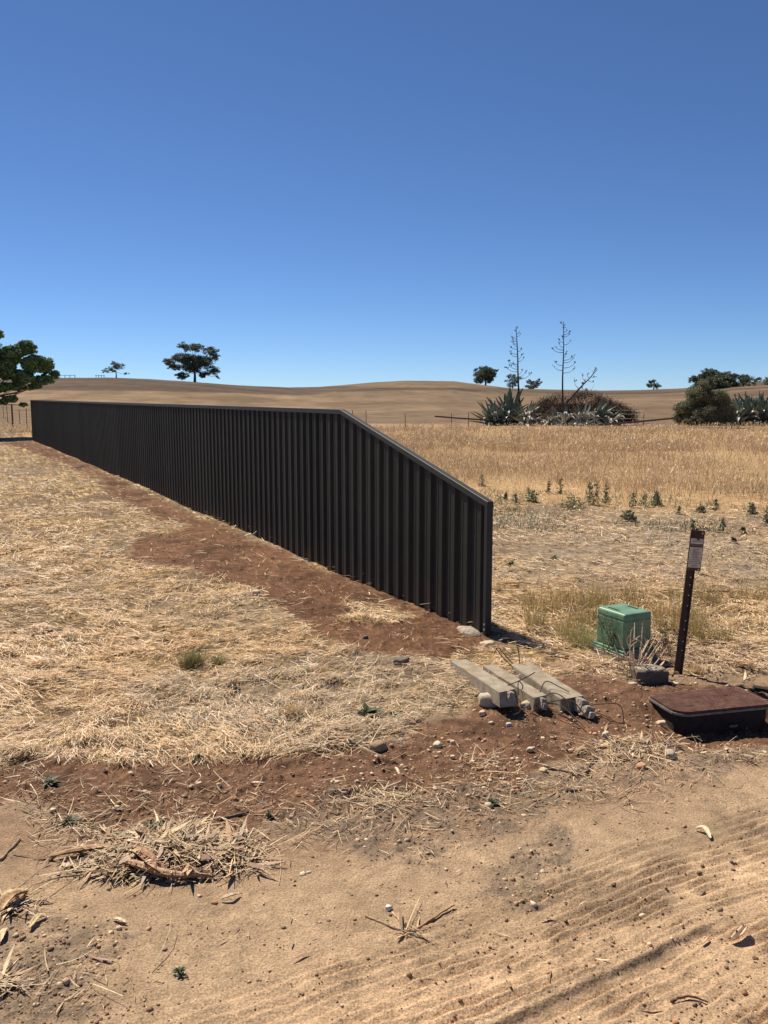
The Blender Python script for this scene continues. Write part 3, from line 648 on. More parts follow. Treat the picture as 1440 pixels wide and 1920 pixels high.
# ------------------------------------------------------------ LEANING SIGN POST
def signpost():
    x, y = 1.939, 5.452; z0 = on_ground(x, y); s = thing('marker_post', (x, y, z0), 'rusty dark steel marker post leaning right with a narrow metal sign at its top', 'sign post')
    tx, ty, tz = 2.012, 5.46, .955; ax = Vector((tx-x, ty-y, tz)).normalized(); L = math.hypot(tz, tx-x)
    side = Vector((math.cos(.12), math.sin(.12), 0)); side = (side-ax*side.dot(ax)).normalized(); fr = side.cross(ax)  # fr: towards viewer side
    if fr.y > 0: fr = -fr
    R = Matrix((side, -fr, ax)).transposed(); base = Vector((x, y, z0))
    mb = MB(); mb.box(base+ax*(L/2-.06), (.052, .006, L+.12), R); mb.box(base+ax*(L/2-.06)-fr*.017, (.006, .028, L+.10), R)
    mb.box(base+ax*(L/2-.06)+side*.026-fr*-.006, (.006, .012, L+.12), R)
    mb.obj('post', M_post, s)
    for i, h in enumerate((.16, .22, .30, .36, .46, .53, .60, .65)):
        MB().box(base+ax*h+side*(.008)+fr*.0042, (.006, .003, .006), R).obj('rivet', M_screw, s)
    pc = base+ax*(L-.130)+side*.016+fr*.012
    pl = MB().box(pc, (.098, .004, .265), R).obj('sign_plate', M_plate, s); bevel(pl, .0015, 1)
    def sub(name, u, v, w_, h_, m, p=pl, dz=.0028): return MB().box(pc+side*u+ax*v+fr*dz, (w_, .0012, h_), R).obj(name, m, p)
    sub('upper_face', 0, .062, .086, .034, M_face)
    sub('brown_band', 0, .036, .088, .016, M_facer)
    sub('main_face', 0, -.030, .088, .105, M_face)
    sub('lower_face', 0, -.098, .088, .026, M_face)
    # small weathered print, too worn to read
    mb = MB(); r2 = random.Random(4)
    def line(v, hw, hgt=.0032):
        u = -hw
        while u < hw:
            l = r2.uniform(.003, .008); mb.box(pc+side*(u+l/2)+ax*v+fr*.0040, (l, .0008, hgt), R); u += l+.002
    for v, hw in ((.066, .03), (.058, .034), (.010, .024), (.0, .018), (-.009, .021), (-.018, .018), (-.027, .022), (-.036, .018), (-.045, .022), (-.060, .036), (-.072, .036), (-.098, .024)): line(v, hw)
    mb.obj('worn_print', M_inkb, pl, kind='stuff')
    for u, v in ((.03, .115), (.032, -.123)): MB().box(pc+side*u+ax*v+fr*.004, (.008, .003, .008), R).obj('screw', M_screw, pl)
    # torn top of the post
    for i in range(4): MB().box(base+ax*(L+.001+.004*(i % 2))+side*(-.022+i*.013)+fr*.004, (.008, .008, .016+.006*(i % 2)), R).obj('torn_edge', M_post, s)
    # rust flake hanging over the sign top
    mb = MB(); mb.box(pc+ax*.105+side*-.012+fr*.005, (.055, .004, .035), R); mb.box(pc+ax*.085+side*.008+fr*.005, (.012, .004, .03), rot(.1, .2)); mb.obj('rust_bracket', M_post, s)
signpost()
# ------------------------------------------------------------ CONCRETE BEAMS
def beam(a, b, za, zb, wd, ht, label, brk, cham, rebars):
    A = np.array([*G(*a, za), za]); Bp = np.array([*G(*b, zb), zb]); ax = Vector(Bp-A).normalized(); L = (Vector(Bp)-Vector(A)).length
    sd = Vector((0, 0, 1)).cross(ax).normalized(); up = ax.cross(sd)
    t = thing('concrete_beam', (A[0], A[1], 0), label, 'concrete beam', 'broken concrete beams lying in a row')
    # body: chamfered section with a jagged near end
    sec = [(-wd/2, -ht), (wd/2, -ht), (wd/2, -cham), (wd/2-cham, 0), (-wd/2+cham*.6, 0), (-wd/2, -cham*.6)]
    V = []; F = []; nseg = 10; n = len(sec)
    for i in range(nseg+1):
        for k, (u, v) in enumerate(sec):
            s = L*i/nseg; j = (random.uniform(-.03, .02) if i == nseg and brk else random.uniform(-.002, .002))
            V.append(Vector(A)+ax*(s+j)+sd*(u+random.uniform(-.0015, .0015))+up*(v+random.uniform(-.0015, .0015)))
    for i in range(nseg):
        for k in range(n): F.append((i*n+k, i*n+(k+1) % n, (i+1)*n+(k+1) % n, (i+1)*n+k))
    F += [tuple(range(n))[::-1], tuple(nseg*n+k for k in range(n))]
    o = obj('beam_body', V, F, M_conc, t); bevel(o, .005, 2)
    if brk:
        for (ds, du, dv, r) in brk:
            v0 = ICO3[0].copy(); nn = vn(v0[:, 0]*2.2+ds*40, v0[:, 1]*2.2+v0[:, 2]*1.7, 7)+.4*vn(v0[:, 0]*6, v0[:, 1]*6+v0[:, 2]*5, 8)
            v0 = v0*(.7+.5*nn)[:, None]*np.array([r*1.15, r, r*.8]); c = Vector(A)+ax*(L+ds)+sd*du+up*dv
            v0 = v0@np.array(rot(ds*30, .5, .6)).T; v0 = np.clip(v0, -r*.62, r*.8)@np.array(rot(.5, .3, 0)).T+np.array(c); obj('broken_end', v0, ICO3[1], M_rub, t)
    for pts in rebars:
        P = [Vector(A)+ax*(L+p[0])+sd*p[1]+up*p[2] for p in pts]
        # smooth polyline
        Q = []
        for i in range(len(P)-1):
            p0 = P[max(i-1, 0)]; p1 = P[i]; p2 = P[i+1]; p3 = P[min(i+2, len(P)-1)]
            for q in range(5):
                u = q/5; Q.append(.5*((2*p1)+(-p0+p2)*u+(2*p0-5*p1+4*p2-p3)*u*u+(-p0+3*p1-3*p2+p3)*u**3))
        Q.append(P[-1]); MB().tube(Q, .0032, 5).obj('reinforcing_wire', M_rebar, t)
    return t
beam((860, 1237), (952, 1294), .080, .155, .115, .092, 'leftmost short concrete beam, its broken end propped on rubble', [(.0, .012, -.04, .042)], .006,
     [[(-.02, .02, -.03), (.05, .05, -.05), (.10, .03, -.10), (.06, 0, -.13)], [(-.10, .04, .0), (-.02, .10, .05), (.0, .17, .09)]])
beam((918, 1247), (1015, 1306), .070, .115, .092, .088, 'middle concrete beam with thin rusty wires sticking out of its broken end', [(.0, .005, -.04, .04), (.03, .0, -.05, .026)], .005,
     [[(-.02, .0, -.03), (.05, .05, .03), (.11, .10, .0), (.16, .10, -.06)], [(.0, .02, -.04), (.10, .07, -.03), (.20, .10, -.07), (.30, .11, -.10)],
      [(.0, -.01, -.05), (.08, .03, -.06), (.19, .06, -.07), (.26, .10, -.10)], [(-.08, .03, .0), (-.12, .09, .05), (-.05, .14, .03), (.03, .16, .02)],
      [(-.25, .0, .0), (-.2, -.05, .04), (-.16, -.07, -.03)], [(.02, .03, -.03), (.12, .12, .0), (.18, .16, -.05), (.22, .17, -.08)],
      [(.0, -.03, -.05), (.06, -.09, -.08), (.13, -.1, -.085)]])
beam((978, 1243), (1078, 1307), .095, .125, .15, .108, 'widest rightmost concrete beam with a rounded chamfered edge and crumbled end', [(.02, .03, -.05, .055), (.07, .035, -.065, .045), (.11, .04, -.075, .026)], .016,
     [[(.02, .05, -.05), (.10, .13, -.02), (.15, .20, -.02), (.21, .19, -.10)], [(.04, .06, -.07), (.12, .12, -.08), (.2, .16, -.10), (.22, .19, -.09)],
      [(.0, .02, -.08), (.08, .05, -.10), (.14, .04, -.11)], [(-.76, -.05, -.01), (-.80, -.10, .05), (-.84, -.13, .09), (-.80, -.17, .07)], [(-.74, -.02, -.01), (-.75, -.02, .05), (-.75, -.03, .11)],
      [(-.72, -.07, -.02), (-.78, -.13, .05), (-.80, -.16, .10)]])
# ------------------------------------------------------------ CABLE PIT
def pit():
    R = rot(PYAW); zt = .062; t = thing('cable_pit', (PITC[0], PITC[1], 0), 'low rusty brown metal lid on a dark cable pit sunk in the dirt', 'pit')
    def slab(name, L, W, h, zc, m, r, parent=t, jit=0):
        pts = []
        for (sx, sy, a0) in ((1, 1, 0), (-1, 1, 90), (-1, -1, 180), (1, -1, 270)):
            for k in range(6):
                a = math.radians(a0+k*18); rr = r if (sx, sy) == (-1, -1) else r*.35
                pts.append((sx*(L/2-rr)+rr*math.cos(a), sy*(W/2-rr)+rr*math.sin(a)))
        n = len(pts); V = [R @ Vector((u, v, 0))+Vector((PITC[0], PITC[1], zc-h/2)) for u, v in pts]+[R @ Vector((u, v, 0))+Vector((PITC[0], PITC[1], zc+h/2)) for u, v in pts]
        F = [tuple(range(n))[::-1], tuple(n+k for k in range(n))]+[(k, (k+1) % n, n+(k+1) % n, n+k) for k in range(n)]
        return obj(name, V, F, m, parent)
    slab('pit_wall', .585, .275, .30, zt-.17, M_pit, .06)
    rim = slab('rim', .625, .325, .012, zt-.014, M_trim, .09)
    lid = slab('lid', .612, .312, .014, zt, M_lid, .085)
    # raised anti-slip studs of the chequer plate
    mb = MB()
    for i in range(46):
        for j in range(23):
            u = -.295+i*.0128; v = -.145+j*.0128
            if abs(u) > .28 and abs(v) > .12: continue
            q = R @ Vector((u, v, 0)); mb.box((PITC[0]+q.x, PITC[1]+q.y, zt+.0078), (.008, .0028, .0022), rot(PYAW+(.8 if (i+j) % 2 else -.8)))
    mb.obj('chequer_stud', M_lid, lid, kind='stuff')
    for (u, v) in ((-.17, -.075), (.13, .03)):
        q = R @ Vector((u, v, 0)); MB().box((PITC[0]+q.x, PITC[1]+q.y, zt+.0085), (.028, .006, .003), rot(PYAW)).obj('lifting_slot', M_pit, lid)
    q = R @ Vector((.0, -.152, 0)); MB().box((PITC[0]+q.x+.05, PITC[1]+q.y, zt-.10), (.05, .006, .012), R).obj('side_lug', M_trim, t)
pit()
a = P3(1438, 1297); t = thing('edge_strip', a, 'black plastic strip lying behind the pit at the right edge', 'strip')
MB().box((a[0], a[1], a[2]+.012), (.16, .05, .02), rot(-.25, .1)).obj('strip', M_pit, t)
a = P3(1222, 1283)
def block():
    t = thing('concrete_block', a, 'square grey concrete block between the dead shrub and the pit lid', 'concrete block')
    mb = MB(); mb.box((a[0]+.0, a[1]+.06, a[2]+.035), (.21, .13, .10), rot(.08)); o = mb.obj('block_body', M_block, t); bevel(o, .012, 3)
    v0 = ICO3[0]*np.array([.10, .065, .016])*(1+.5*(fbm(ICO3[0][:, 0]*4, ICO3[0][:, 1]*4, 1, 2, 5)-.5)[:, None]); v0 = np.clip(v0, -.1, .1)+np.array([a[0], a[1]+.06, a[2]+.084])
    obj('dirt_crust', v0, ICO3[1], M_rub, t)
block()
# ------------------------------------------------------------ STONES one by one
def stone(px, py, wpx, label, col, flat=.7, rough=.35, catg='stone', dark=False):
    p = P3(px, py); r = wpx/2*np.hypot(p[0], p[1])/1640; v = ICO3[0].copy(); s = random.randint(0, 999)
    nn = vn(v[:, 0]*1.3+s, v[:, 1]*1.3+v[:, 2]*1.1, s)*.8+vn(v[:, 0]*3.5+s, v[:, 1]*3.5+v[:, 2]*3, s+1)*.5+vn(v[:, 0]*9, v[:, 1]*9+v[:, 2]*8, s+2)*.2
    v = v*(1-rough+rough*nn*1.3)[:, None]; v = np.sign(v)*np.minimum(np.abs(v), .8)*1.15
    a_ = random.random()*6; v = v*np.array([r, r*.8, r*flat]); Rz = np.array(rot(a_*.2)); v = v@Rz.T+np.array([p[0], p[1]+r*.4, p[2]+r*flat*.55])
    c = np.array(col)[None]*(1+.35*(nn-.7))[:, None]
    o = obj('stone', v, ICO3[1], M_stone, None, col=np.clip(c, .01, .9), loc=(p[0], p[1], p[2]), label=label, cat=catg)
    return o
W_ = (.60, .46, .30); O_ = (.5, .38, .26); DK = (.16, .13, .10)
stone(754, 1248, 33, 'dark crusty clod on the straw left of the beams', DK, .6, .5)
stone(709, 1408, 36, 'brown stone with a dark shaded side beside a thin stick, on the red bank', (.28, .2, .13), .65, .4)
stone(918, 1326, 42, 'rounded lump of concrete under the end of the leftmost beam', (.42, .36, .28), .8, .35)
stone(905, 1341, 16, 'small pale stone just left of the concrete lump', W_)
stone(988, 1328, 26, 'rubble lump between the leftmost and middle beams', (.45, .37, .28), .6, .5)
stone(820, 1401, 20, 'cream flat stone on the red bank below the beams', (.62, .52, .36), .6)
stone(1137, 1382, 17, 'cream stone below the widest beam', (.62, .52, .38), .8)
stone(1240, 1360, 19, 'pale wedge shaped stone left of the pit', W_, .55)
stone(1270, 1358, 12, 'small dark pebble touching the pit shadow', (.3, .19, .12), .7)
stone(1257, 1421, 24, 'grey brown stone in the leaf litter below the pit', (.42, .34, .26), .7)
stone(1204, 1443, 22, 'orange brown brick fragment in the leaf litter', (.45, .25, .14), .6, .2, 'brick fragment')
stone(1019, 1447, 19, 'flat yellow stone at the left end of the dark branch', (.58, .45, .25), .4)
stone(994, 1409, 14, 'pale crumbly stone on the red bank left of the dark branch', W_)
stone(955, 1362, 13, 'small stone in the shadow of the leftmost beam', (.5, .45, .4))
stone(849, 1394, 11, 'tiny cream stone right of the cream flat stone', W_)
stone(849, 1422, 11, 'tiny oval cream stone below the cream flat stone', W_)
stone(921, 1359, 12, 'small orange stone below the concrete lump', O_)
stone(775, 1341, 13, 'pale stone at the straw edge above the red bank', W_)
stone(686, 1374, 12, 'pale stone on the bank above the brown stone', W_)
stone(632, 1471, 13, 'pale stone lying on the left part of the red bank', W_)
stone(480, 1119, 17, 'upright cream stone at the edge of the red strip along the fence', (.6, .5, .36), 1.0)
stone(516, 1188, 12, 'dark brown clod in the straw below the red strip', DK)
stone(685, 1198, 12, 'dark clod on the bare soil near the fence', DK)
stone(915, 1215, 30, 'cream lump of rubble beside the foot of the fence end', (.52, .42, .28), .5)
stone(1268, 1286, 16, 'pale flat stone behind the pit lid', W_, .5)
stone(1188, 1287, 18, 'pale stone at the left end of the concrete block', (.48, .38, .28), .5)
stone(1398, 1300, 15, 'pale stone at the back right corner of the pit lid', W_, .5)
stone(729, 1706, 14, 'white crumpled lump beside the crossed sticks on the road', (.7, .66, .58), .8, .5)
stone(1150, 1663, 10, 'dark pebble on the sandy road', (.14, .1, .07))
stone(1312, 1640, 10, 'dark little clod at the right of the sandy road', (.12, .09, .06))
stone(270, 1488, 11, 'cream pebble on the bare soil above the leaf pile', W_)
stone(372, 1474, 14, 'pale pebble on the bare soil right of the leaf pile', W_)
# ------------------------------------------------------------ STICKS, BARK, LEAVES one by one
def spline(P, q=6):
    P = [Vector(p) for p in P]; Q = []
    for i in range(len(P)-1):
        p0 = P[max(i-1, 0)]; p1 = P[i]; p2 = P[i+1]; p3 = P[min(i+2, len(P)-1)]
        for k in range(q):
            u = k/q; Q.append(.5*((2*p1)+(-p0+p2)*u+(2*p0-5*p1+4*p2-p3)*u*u+(-p0+3*p1-3*p2+p3)*u**3))
    return Q+[P[-1]]
def stick(pts, rad, label, m=None, twigs=0, catg='stick', name='stick', col=(.2, .14, .09)):
    P = [P3(p[0], p[1]) for p in pts]; P = [Vector(p)+Vector((0, 0, rad*.8+(pts[i][2] if len(pts[i]) > 2 else 0))) for i, p in enumerate(P)]
    Q = spline(P); n = len(Q); mb = MB().tube([q+Vector((random.gauss(0, rad*.2), random.gauss(0, rad*.2), 0)) for q in Q], [rad*(1.1-.7*i/n)*random.uniform(.85, 1.15) for i in range(n)], 6)
    for k in range(twigs):
        i = random.randrange(1, n-2); d = (Q[i+1]-Q[i]).normalized(); d2 = Vector((d.x*math.cos(.7)-d.y*math.sin(.7)*(-1)**k, d.x*math.sin(.7)*(-1)**k+d.y*math.cos(.7), random.uniform(.0, .3)))
        l = rad*random.uniform(10, 20); mb.tube([Q[i], Q[i]+d2*l*.5, Q[i]+d2*l+Vector((0, 0, -.1*l))], [rad*.5, rad*.4, rad*.2], 5)
    return obj(name, mb.V, mb.F, m or M_stick(col), None, loc=tuple(P[0]), label=label, cat=catg)
_st = {}
def M_stick(c):
    if c not in _st: _st[c] = mat('dry_wood', c, .85, n1=(60, .35), n2=(250, .2), bump=.002, bscale=200)
    return _st[c]
stick([(400, 1541), (430, 1534), (466, 1525)], .008, 'thick grey broken stick above the right end of the leaf pile', col=(.17, .12, .09))
stick([(768, 1752), (800, 1732), (852, 1703, .01)], .006, 'split orange brown stick lying on the sandy road', col=(.38, .22, .11))
stick([(685, 1718), (725, 1735), (775, 1754)], .003, 'thin twig crossing the split stick on the road', col=(.32, .22, .13))
stick([(735, 1712), (750, 1728), (762, 1748)], .0035, 'short pale twig between the white lump and the split stick', col=(.5, .36, .2))
stick([(1100, 1450), (1112, 1428), (1150, 1412), (1212, 1400)], .0065, 'long dark bent branch below the pit', twigs=2, col=(.11, .075, .055))
stick([(1022, 1438), (1055, 1447), (1106, 1456)], .006, 'straight dark stick meeting the bent branch', col=(.09, .07, .06))
stick([(1060, 1484), (1090, 1484)], .007, 'short dark chip of wood below the straight dark stick', col=(.13, .1, .075))
stick([(78, 1186), (100, 1184), (126, 1183)], .009, 'short dark stick on the straw at far left', col=(.13, .085, .055))
stick([(672, 1398), (700, 1412), (735, 1427)], .004, 'grey stick passing below the brown stone on the bank', col=(.42, .36, .3))
stick([(722, 1357), (738, 1375), (755, 1394)], .003, 'thin yellow straw stalk above the brown stone', col=(.55, .42, .24))
stick([(706, 1481), (730, 1500), (748, 1518)], .0045, 'pale yellow stick in the litter patch at the centre', col=(.58, .45, .28))
stick([(776, 1470), (790, 1478), (806, 1488)], .003, 'small pale twig right of the centre litter patch', col=(.52, .4, .25))
stick([(650, 1503), (690, 1508), (735, 1514)], .006, 'dark curled bark stick in the centre litter patch', col=(.14, .09, .065))
stick([(0, 1507), (30, 1517), (64, 1530)], .005, 'bare brown stick at the left edge above the leaf pile', col=(.3, .22, .15))
stick([(0, 1615), (22, 1592), (38, 1573)], .006, 'brown stick at the left edge beside the leaf pile', col=(.3, .21, .13))
stick([(36, 1665), (60, 1645), (92, 1618)], .003, 'long thin twig reaching left from the leaf pile', col=(.32, .23, .15))
stick([(492, 1586), (520, 1594), (527, 1625), (523, 1660)], .003, 'thin pale twig arching at the right end of the leaf pile', col=(.5, .38, .24))
stick([(362, 1556, .02), (374, 1580, .025), (383, 1606, .01)], .004, 'pale straight stalk standing in the leaf pile', col=(.55, .42, .25))
stick([(1258, 1880), (1290, 1874, .008), (1328, 1881)], .005, 'dark narrow curled leaf on the tyre marks at the bottom right', col=(.16, .09, .055), catg='leaf', name='curled_leaf')
stick([(1322, 1672), (1308, 1690), (1312, 1708), (1334, 1708, .01), (1330, 1700)], .003, 'dark thin curl of bark on the right of the road', col=(.16, .12, .08), catg='bark', name='bark_curl')
stick([(1240, 1206), (1330, 1208), (1440, 1214)], .010, 'fallen branch behind the post at the right edge', col=(.12, .07, .045), twigs=2, catg='branch', name='fallen_branch')
stick([(1300, 1113), (1330, 1112), (1368, 1110)], .014, 'dark fallen branch in the grass right of the sign post', col=(.12, .07, .045), catg='branch', name='fallen_branch')
stick([(1080, 1262), (1140, 1245), (1165, 1232)], .004, 'pale dry stalk lying in front of the green box', col=(.45, .34, .22))
stick([(820, 1297), (870, 1305), (905, 1312)], .005, 'grey stick in the twigs left of the beams', col=(.25, .19, .14), twigs=3)
stick([(700, 1300), (745, 1309), (800, 1318)], .004, 'pale stalk on the straw left of the beams', col=(.5, .38, .24))
stick([(40, 1280), (60, 1295), (83, 1315, .01)], .004, 'long pale stalk lying on the left straw', col=(.66, .54, .34))
stick([(555, 1368), (600, 1378), (660, 1396)], .006, 'dark bark stick at the lower edge of the straw', col=(.14, .1, .07))
def bark(pts, wd, label, col, curl=.5, catg='bark', name='bark_strip', lift=.01):
    P = [Vector(P3(p[0], p[1]))+Vector((0, 0, lift+(p[2] if len(p) > 2 else 0))) for p in pts]; Q = spline(P, 5); V = []; F = []; n = len(Q); k = 6
    for i, q in enumerate(Q):
        d = (Q[min(i+1, n-1)]-Q[max(i-1, 0)]).normalized(); s = d.cross(Vector((0, 0, 1))).normalized(); w2 = wd*.5*(math.sin(math.pi*min(max(i/(n-1), .06), .94))**.5)
        for th in (0, .0025):
            for j in range(k):
                u = j/(k-1)*2-1; V.append(q+s*u*w2+Vector((0, 0, abs(u)**1.6*w2*curl+random.gauss(0, .0008)-th)))
    for i in range(n-1):
        for l in (0, k):
            for j in range(k-1):
                b0 = i*2*k+l+j; f = (b0, b0+1, b0+2*k+1, b0+2*k); F.append(f if l == 0 else f[::-1])
        for j in (0, k-1): b0 = i*2*k+j; F.append((b0, b0+2*k, b0+3*k, b0+k))
    obj(name, V, F, M_stick(col), None, loc=tuple(P[0]), label=label, cat=catg, smooth=True)
bark([(228, 1606, .01), (262, 1618, .025), (290, 1640, .02), (318, 1652, .005)], .05, 'large reddish brown curled bark strip in the leaf pile', (.34, .19, .12), .9)
bark([(222, 1625, .01), (258, 1640, .02), (310, 1652, .01), (395, 1650, .004)], .035, 'pale edged bark strip under the large reddish one', (.42, .28, .18), 1.1)
bark([(90, 1612), (150, 1606, .012), (235, 1592, .008)], .03, 'long tan bark strip at the left of the leaf pile', (.36, .24, .14), .8)
bark([(325, 1643, .012), (360, 1645, .01), (405, 1648)], .028, 'dark brown bark sliver right of the reddish strip', (.13, .075, .05), .7)
bark([(0, 1715), (20, 1700, .02), (50, 1682, .01)], .05, 'orange tan bark sheet at the left edge below the leaf pile', (.50, .34, .19), .9)
bark([(55, 1745), (72, 1728, .008), (88, 1722)], .02, 'short pale bark chip at the far left', (.55, .42, .25), .6)
bark([(0, 1772), (6, 1760, .01), (12, 1745)], .02, 'narrow pale bark piece at the left frame edge', (.55, .42, .27), .6)
bark([(1304, 1558), (1320, 1562, .01), (1332, 1576)], .022, 'pale curled leaf on the right of the road', (.62, .50, .34), .8, 'leaf', 'fallen_leaf')
bark([(1370, 1770), (1386, 1764, .008), (1398, 1754, .022)], .022, 'pale folded leaf standing on the tyre ruts', (.6, .45, .3), 1.4, 'leaf', 'fallen_leaf')
bark([(1316, 1775), (1322, 1768, .004), (1328, 1762)], .012, 'small tan leaf beside the pale folded leaf', (.55, .38, .24), .8, 'leaf', 'fallen_leaf')
bark([(414, 1690), (432, 1687, .006), (450, 1679)], .014, 'pale curved leaf below the leaf pile', (.6, .48, .33), .7, 'leaf', 'fallen_leaf')
bark([(462, 1473), (480, 1474, .006), (497, 1472)], .014, 'pale leaf on the bare soil above the grey stick', (.62, .5, .36), .7, 'leaf', 'fallen_leaf')
bark([(741, 1442), (745, 1450, .006), (749, 1458)], .014, 'pale oval leaf on the red bank below the brown stone', (.6, .48, .33), .7, 'leaf', 'fallen_leaf')
bark([(212, 1727), (225, 1731, .004), (238, 1735)], .012, 'small cream leaf on the sandy soil below the leaf pile', (.58, .46, .3), .7, 'leaf', 'fallen_leaf')
# ------------------------------------------------------------ SHRUBS AND WEEDS
def dead_shrub():
    b = P3(1190, 1272); t = thing('dead_shrub', b, 'dead shrub of pale bare stems in front of the green box', 'shrub')
    tips = [(1158, 1190, .05), (1175, 1200, -.02), (1190, 1168, .05), (1205, 1172, -.02), (1234, 1172, .0), (1246, 1188, .02), (1240, 1208, -.05), (1160, 1250, -.08), (1168, 1228, -.12), (1215, 1200, .08), (1152, 1210, .0), (1250, 1215, .07), (1200, 1215, -.1), (1225, 1228, -.06), (1180, 1215, .08), (1233, 1190, .06), (1183, 1185, -.04)]
    lv = MB()
    for (px, py, dy) in tips:
        d = ray(px, py); tt = (b[1]+dy+.03)/d[1]; tip = Vector((d[0]*tt, d[1]*tt, H+d[2]*tt)); B = Vector(b)
        mid = B.lerp(tip, .5)+Vector((random.gauss(0, .02), random.gauss(0, .02), -.02)); P = spline([B+Vector((random.gauss(0, .006), random.gauss(0, .006), -.01)), mid, tip], 5)
        mb = MB().tube(P, [.0062*(1-.6*i/len(P)) for i in range(len(P))], 5)
        for k in range(3):
            i = random.randrange(3, len(P)); q = P[i]; e = q+Vector((random.gauss(0, .035), random.gauss(0, .03), random.uniform(0, .05))); mb.tube([q, q.lerp(e, .5)+Vector((0, 0, .006)), e], [.0024, .002, .001], 4)
            for z in range(4):
                c = q.lerp(e, random.random())+Vector((random.gauss(0, .006), random.gauss(0, .006), 0)); lv.box(c, (random.uniform(.006, .014), .005, .002), rot(random.random()*6, random.random()*3, random.random()*3))
        mb.obj('stem', M_stick((.74, .56, .38)), t)
    lv.obj('withered_leaves', M_stick((.20, .12, .07)), t)
dead_shrub()
def leaves_np(c, rad, n, size, pal, up=.0):
    """n small leaf quads in ellipsoid c, rad"""
    p = rng.normal(0, 1, (n, 3)); p = unit(p)*(rng.random((n, 1))**.45); P = np.array(c)+p*np.array(rad)
    a = unit(rng.normal(0, 1, (n, 3))); b = unit(np.cross(a, rng.normal(0, 1, (n, 3))))
    s = (size*rng.uniform(.5, 1.2, n))[:, None]
    V = np.stack([P-a*s-b*s*.0, P-b*s*.42+a*s*.1, P+a*s, P+b*s*.42+a*s*.1], 1).reshape(-1, 3); F = np.arange(n*4).reshape(-1, 4)
    return V, F, np.repeat(pick(n, pal, .25), 4, 0)
def weed_bush():
    b = P3(1155, 1232); t = thing('weedy_shrub', (b[0], b[1], b[2]), 'thin twiggy weed growing up the left face of the green box', 'shrub'); mb = MB(); L_ = []
    for i in range(16):
        px, py = random.uniform(1122, 1160), random.uniform(1150, 1215); d = ray(px, py); tt = (b[1]-.02-random.random()*.05)/d[1]; tip = Vector((d[0]*tt, d[1]*tt, H+d[2]*tt))
        B = Vector(b)+Vector((random.uniform(-.08, .03), -.0, 0)); P = spline([B, B.lerp(tip, .5)+Vector((random.gauss(0, .015), 0, .0)), tip], 4); mb.tube(P, .0016, 4)
        L_.append(leaves_np(tip, (.03, .02, .03), 26, .008, [(.16, .12, .07), (.10, .12, .05), (.22, .17, .1)]))
        L_.append(leaves_np(B.lerp(tip, .6), (.03, .02, .05), 14, .007, [(.13, .11, .06), (.10, .12, .05)]))
    mb.obj('stems', M_stick((.14, .1, .07)), t); V, F, c = cat(L_); obj('leaves', V, F, M_foliage, t, col=c)
weed_bush()
def tangle():
    # dark dry tangle at the right of the box
    b = P3(1245, 1235); t = thing('dry_tangle', b, 'dark dry tangle of weeds between the green box and the post', 'weeds'); mb = MB(); L_ = []
    for i in range(60):
        B = Vector(b)+Vector((random.uniform(-.12, .14), random.uniform(-.05, .2), 0)); e = B+Vector((random.gauss(0, .06), random.gauss(0, .05), random.uniform(.05, .2)))
        mb.tube([B, B.lerp(e, .5)+Vector((random.gauss(0, .02), 0, .01)), e], [.002, .0016, .001], 3)
        L_.append(leaves_np(e, (.03, .03, .03), 16, .009, [(.13, .085, .05), (.2, .14, .08), (.09, .08, .04)]))
    mb.obj('stems', M_stick((.16, .11, .075)), t); V, F, c = cat(L_); obj('leaves', V, F, M_foliage, t, col=c)
tangle()
GW = [(.05, .085, .03), (.075, .11, .04), (.04, .06, .025)]
def rosette(px, py, wpx, label, pal=GW, hgt=.5, n=40):
    b = P3(px, py); r = wpx/2*b[1]/1600; t = thing('green_weed', b, label, 'weed')
    ang = rng.uniform(0, 6.28, n); el = rng.uniform(.1, 1.2, n)*hgt*1.6; D = np.stack([np.cos(ang)*np.cos(el), np.sin(ang)*np.cos(el), np.sin(el)], 1)
    S = np.stack([-np.sin(ang), np.cos(ang), np.zeros(n)], 1); L = r*rng.uniform(.5, 1.1, n)
    V, F, c = ribbons(np.array([b]*n)+rng.normal(0, r*.1, (n, 3))*np.array([1, 1, .3])+np.array([0, 0, .01]), D, L, L*.3, S, np.stack([np.zeros(n), np.zeros(n), -L*.25], 1), 4, -1, pick(n, pal, .2))
    obj('leaves', V, F, M_foliage, t, col=c)
    MB().tube([Vector(b)+Vector((0, 0, -.01)), Vector(b)+Vector((0, 0, r*.3))], [r*.08+.002, .002], 5).obj('stem', M_stick((.14, .13, .07)), t)
for a_ in [(957, 1061, 30, 'bright green weed rosette right of the fence end'), (1040, 1048, 24, 'small green weed with a brown side, behind the first rosette'), (1086, 1089, 22, 'low green weed in the straw behind the green box'),
           (690, 1343, 66, 'spreading green weed at the edge of the straw and the red bank'), (742, 1343, 30, 'small green weed right of the spreading one'),
           (338, 1828, 34, 'small dark green weed alone on the sandy ground'), (370, 1424, 30, 'grey green weed at the lower edge of the straw'), (458, 1420, 30, 'dark green weed above the grey stick'),
           (95, 1470, 44, 'dark grey green weed on the bare soil at left'), (130, 1545, 46, 'grey green weed just left of the leaf pile'), (290, 1560, 50, 'green weed at the top of the leaf pile'), (400, 1585, 40, 'small green weed inside the leaf pile'),
           (925, 1510, 30, 'grey green weed in the dark soil at the centre'), (505, 1532, 26, 'grey weed right of the grey stick'), (658, 1398, 26, 'dark little weed left of the brown stone'), (445, 1295, 26, 'grey green weed in the pale straw')]:
    rosette(*a_, pal=GW if a_[2] not in (44, 46, 26) else [(.09, .10, .055), (.13, .12, .07), (.06, .07, .035)])
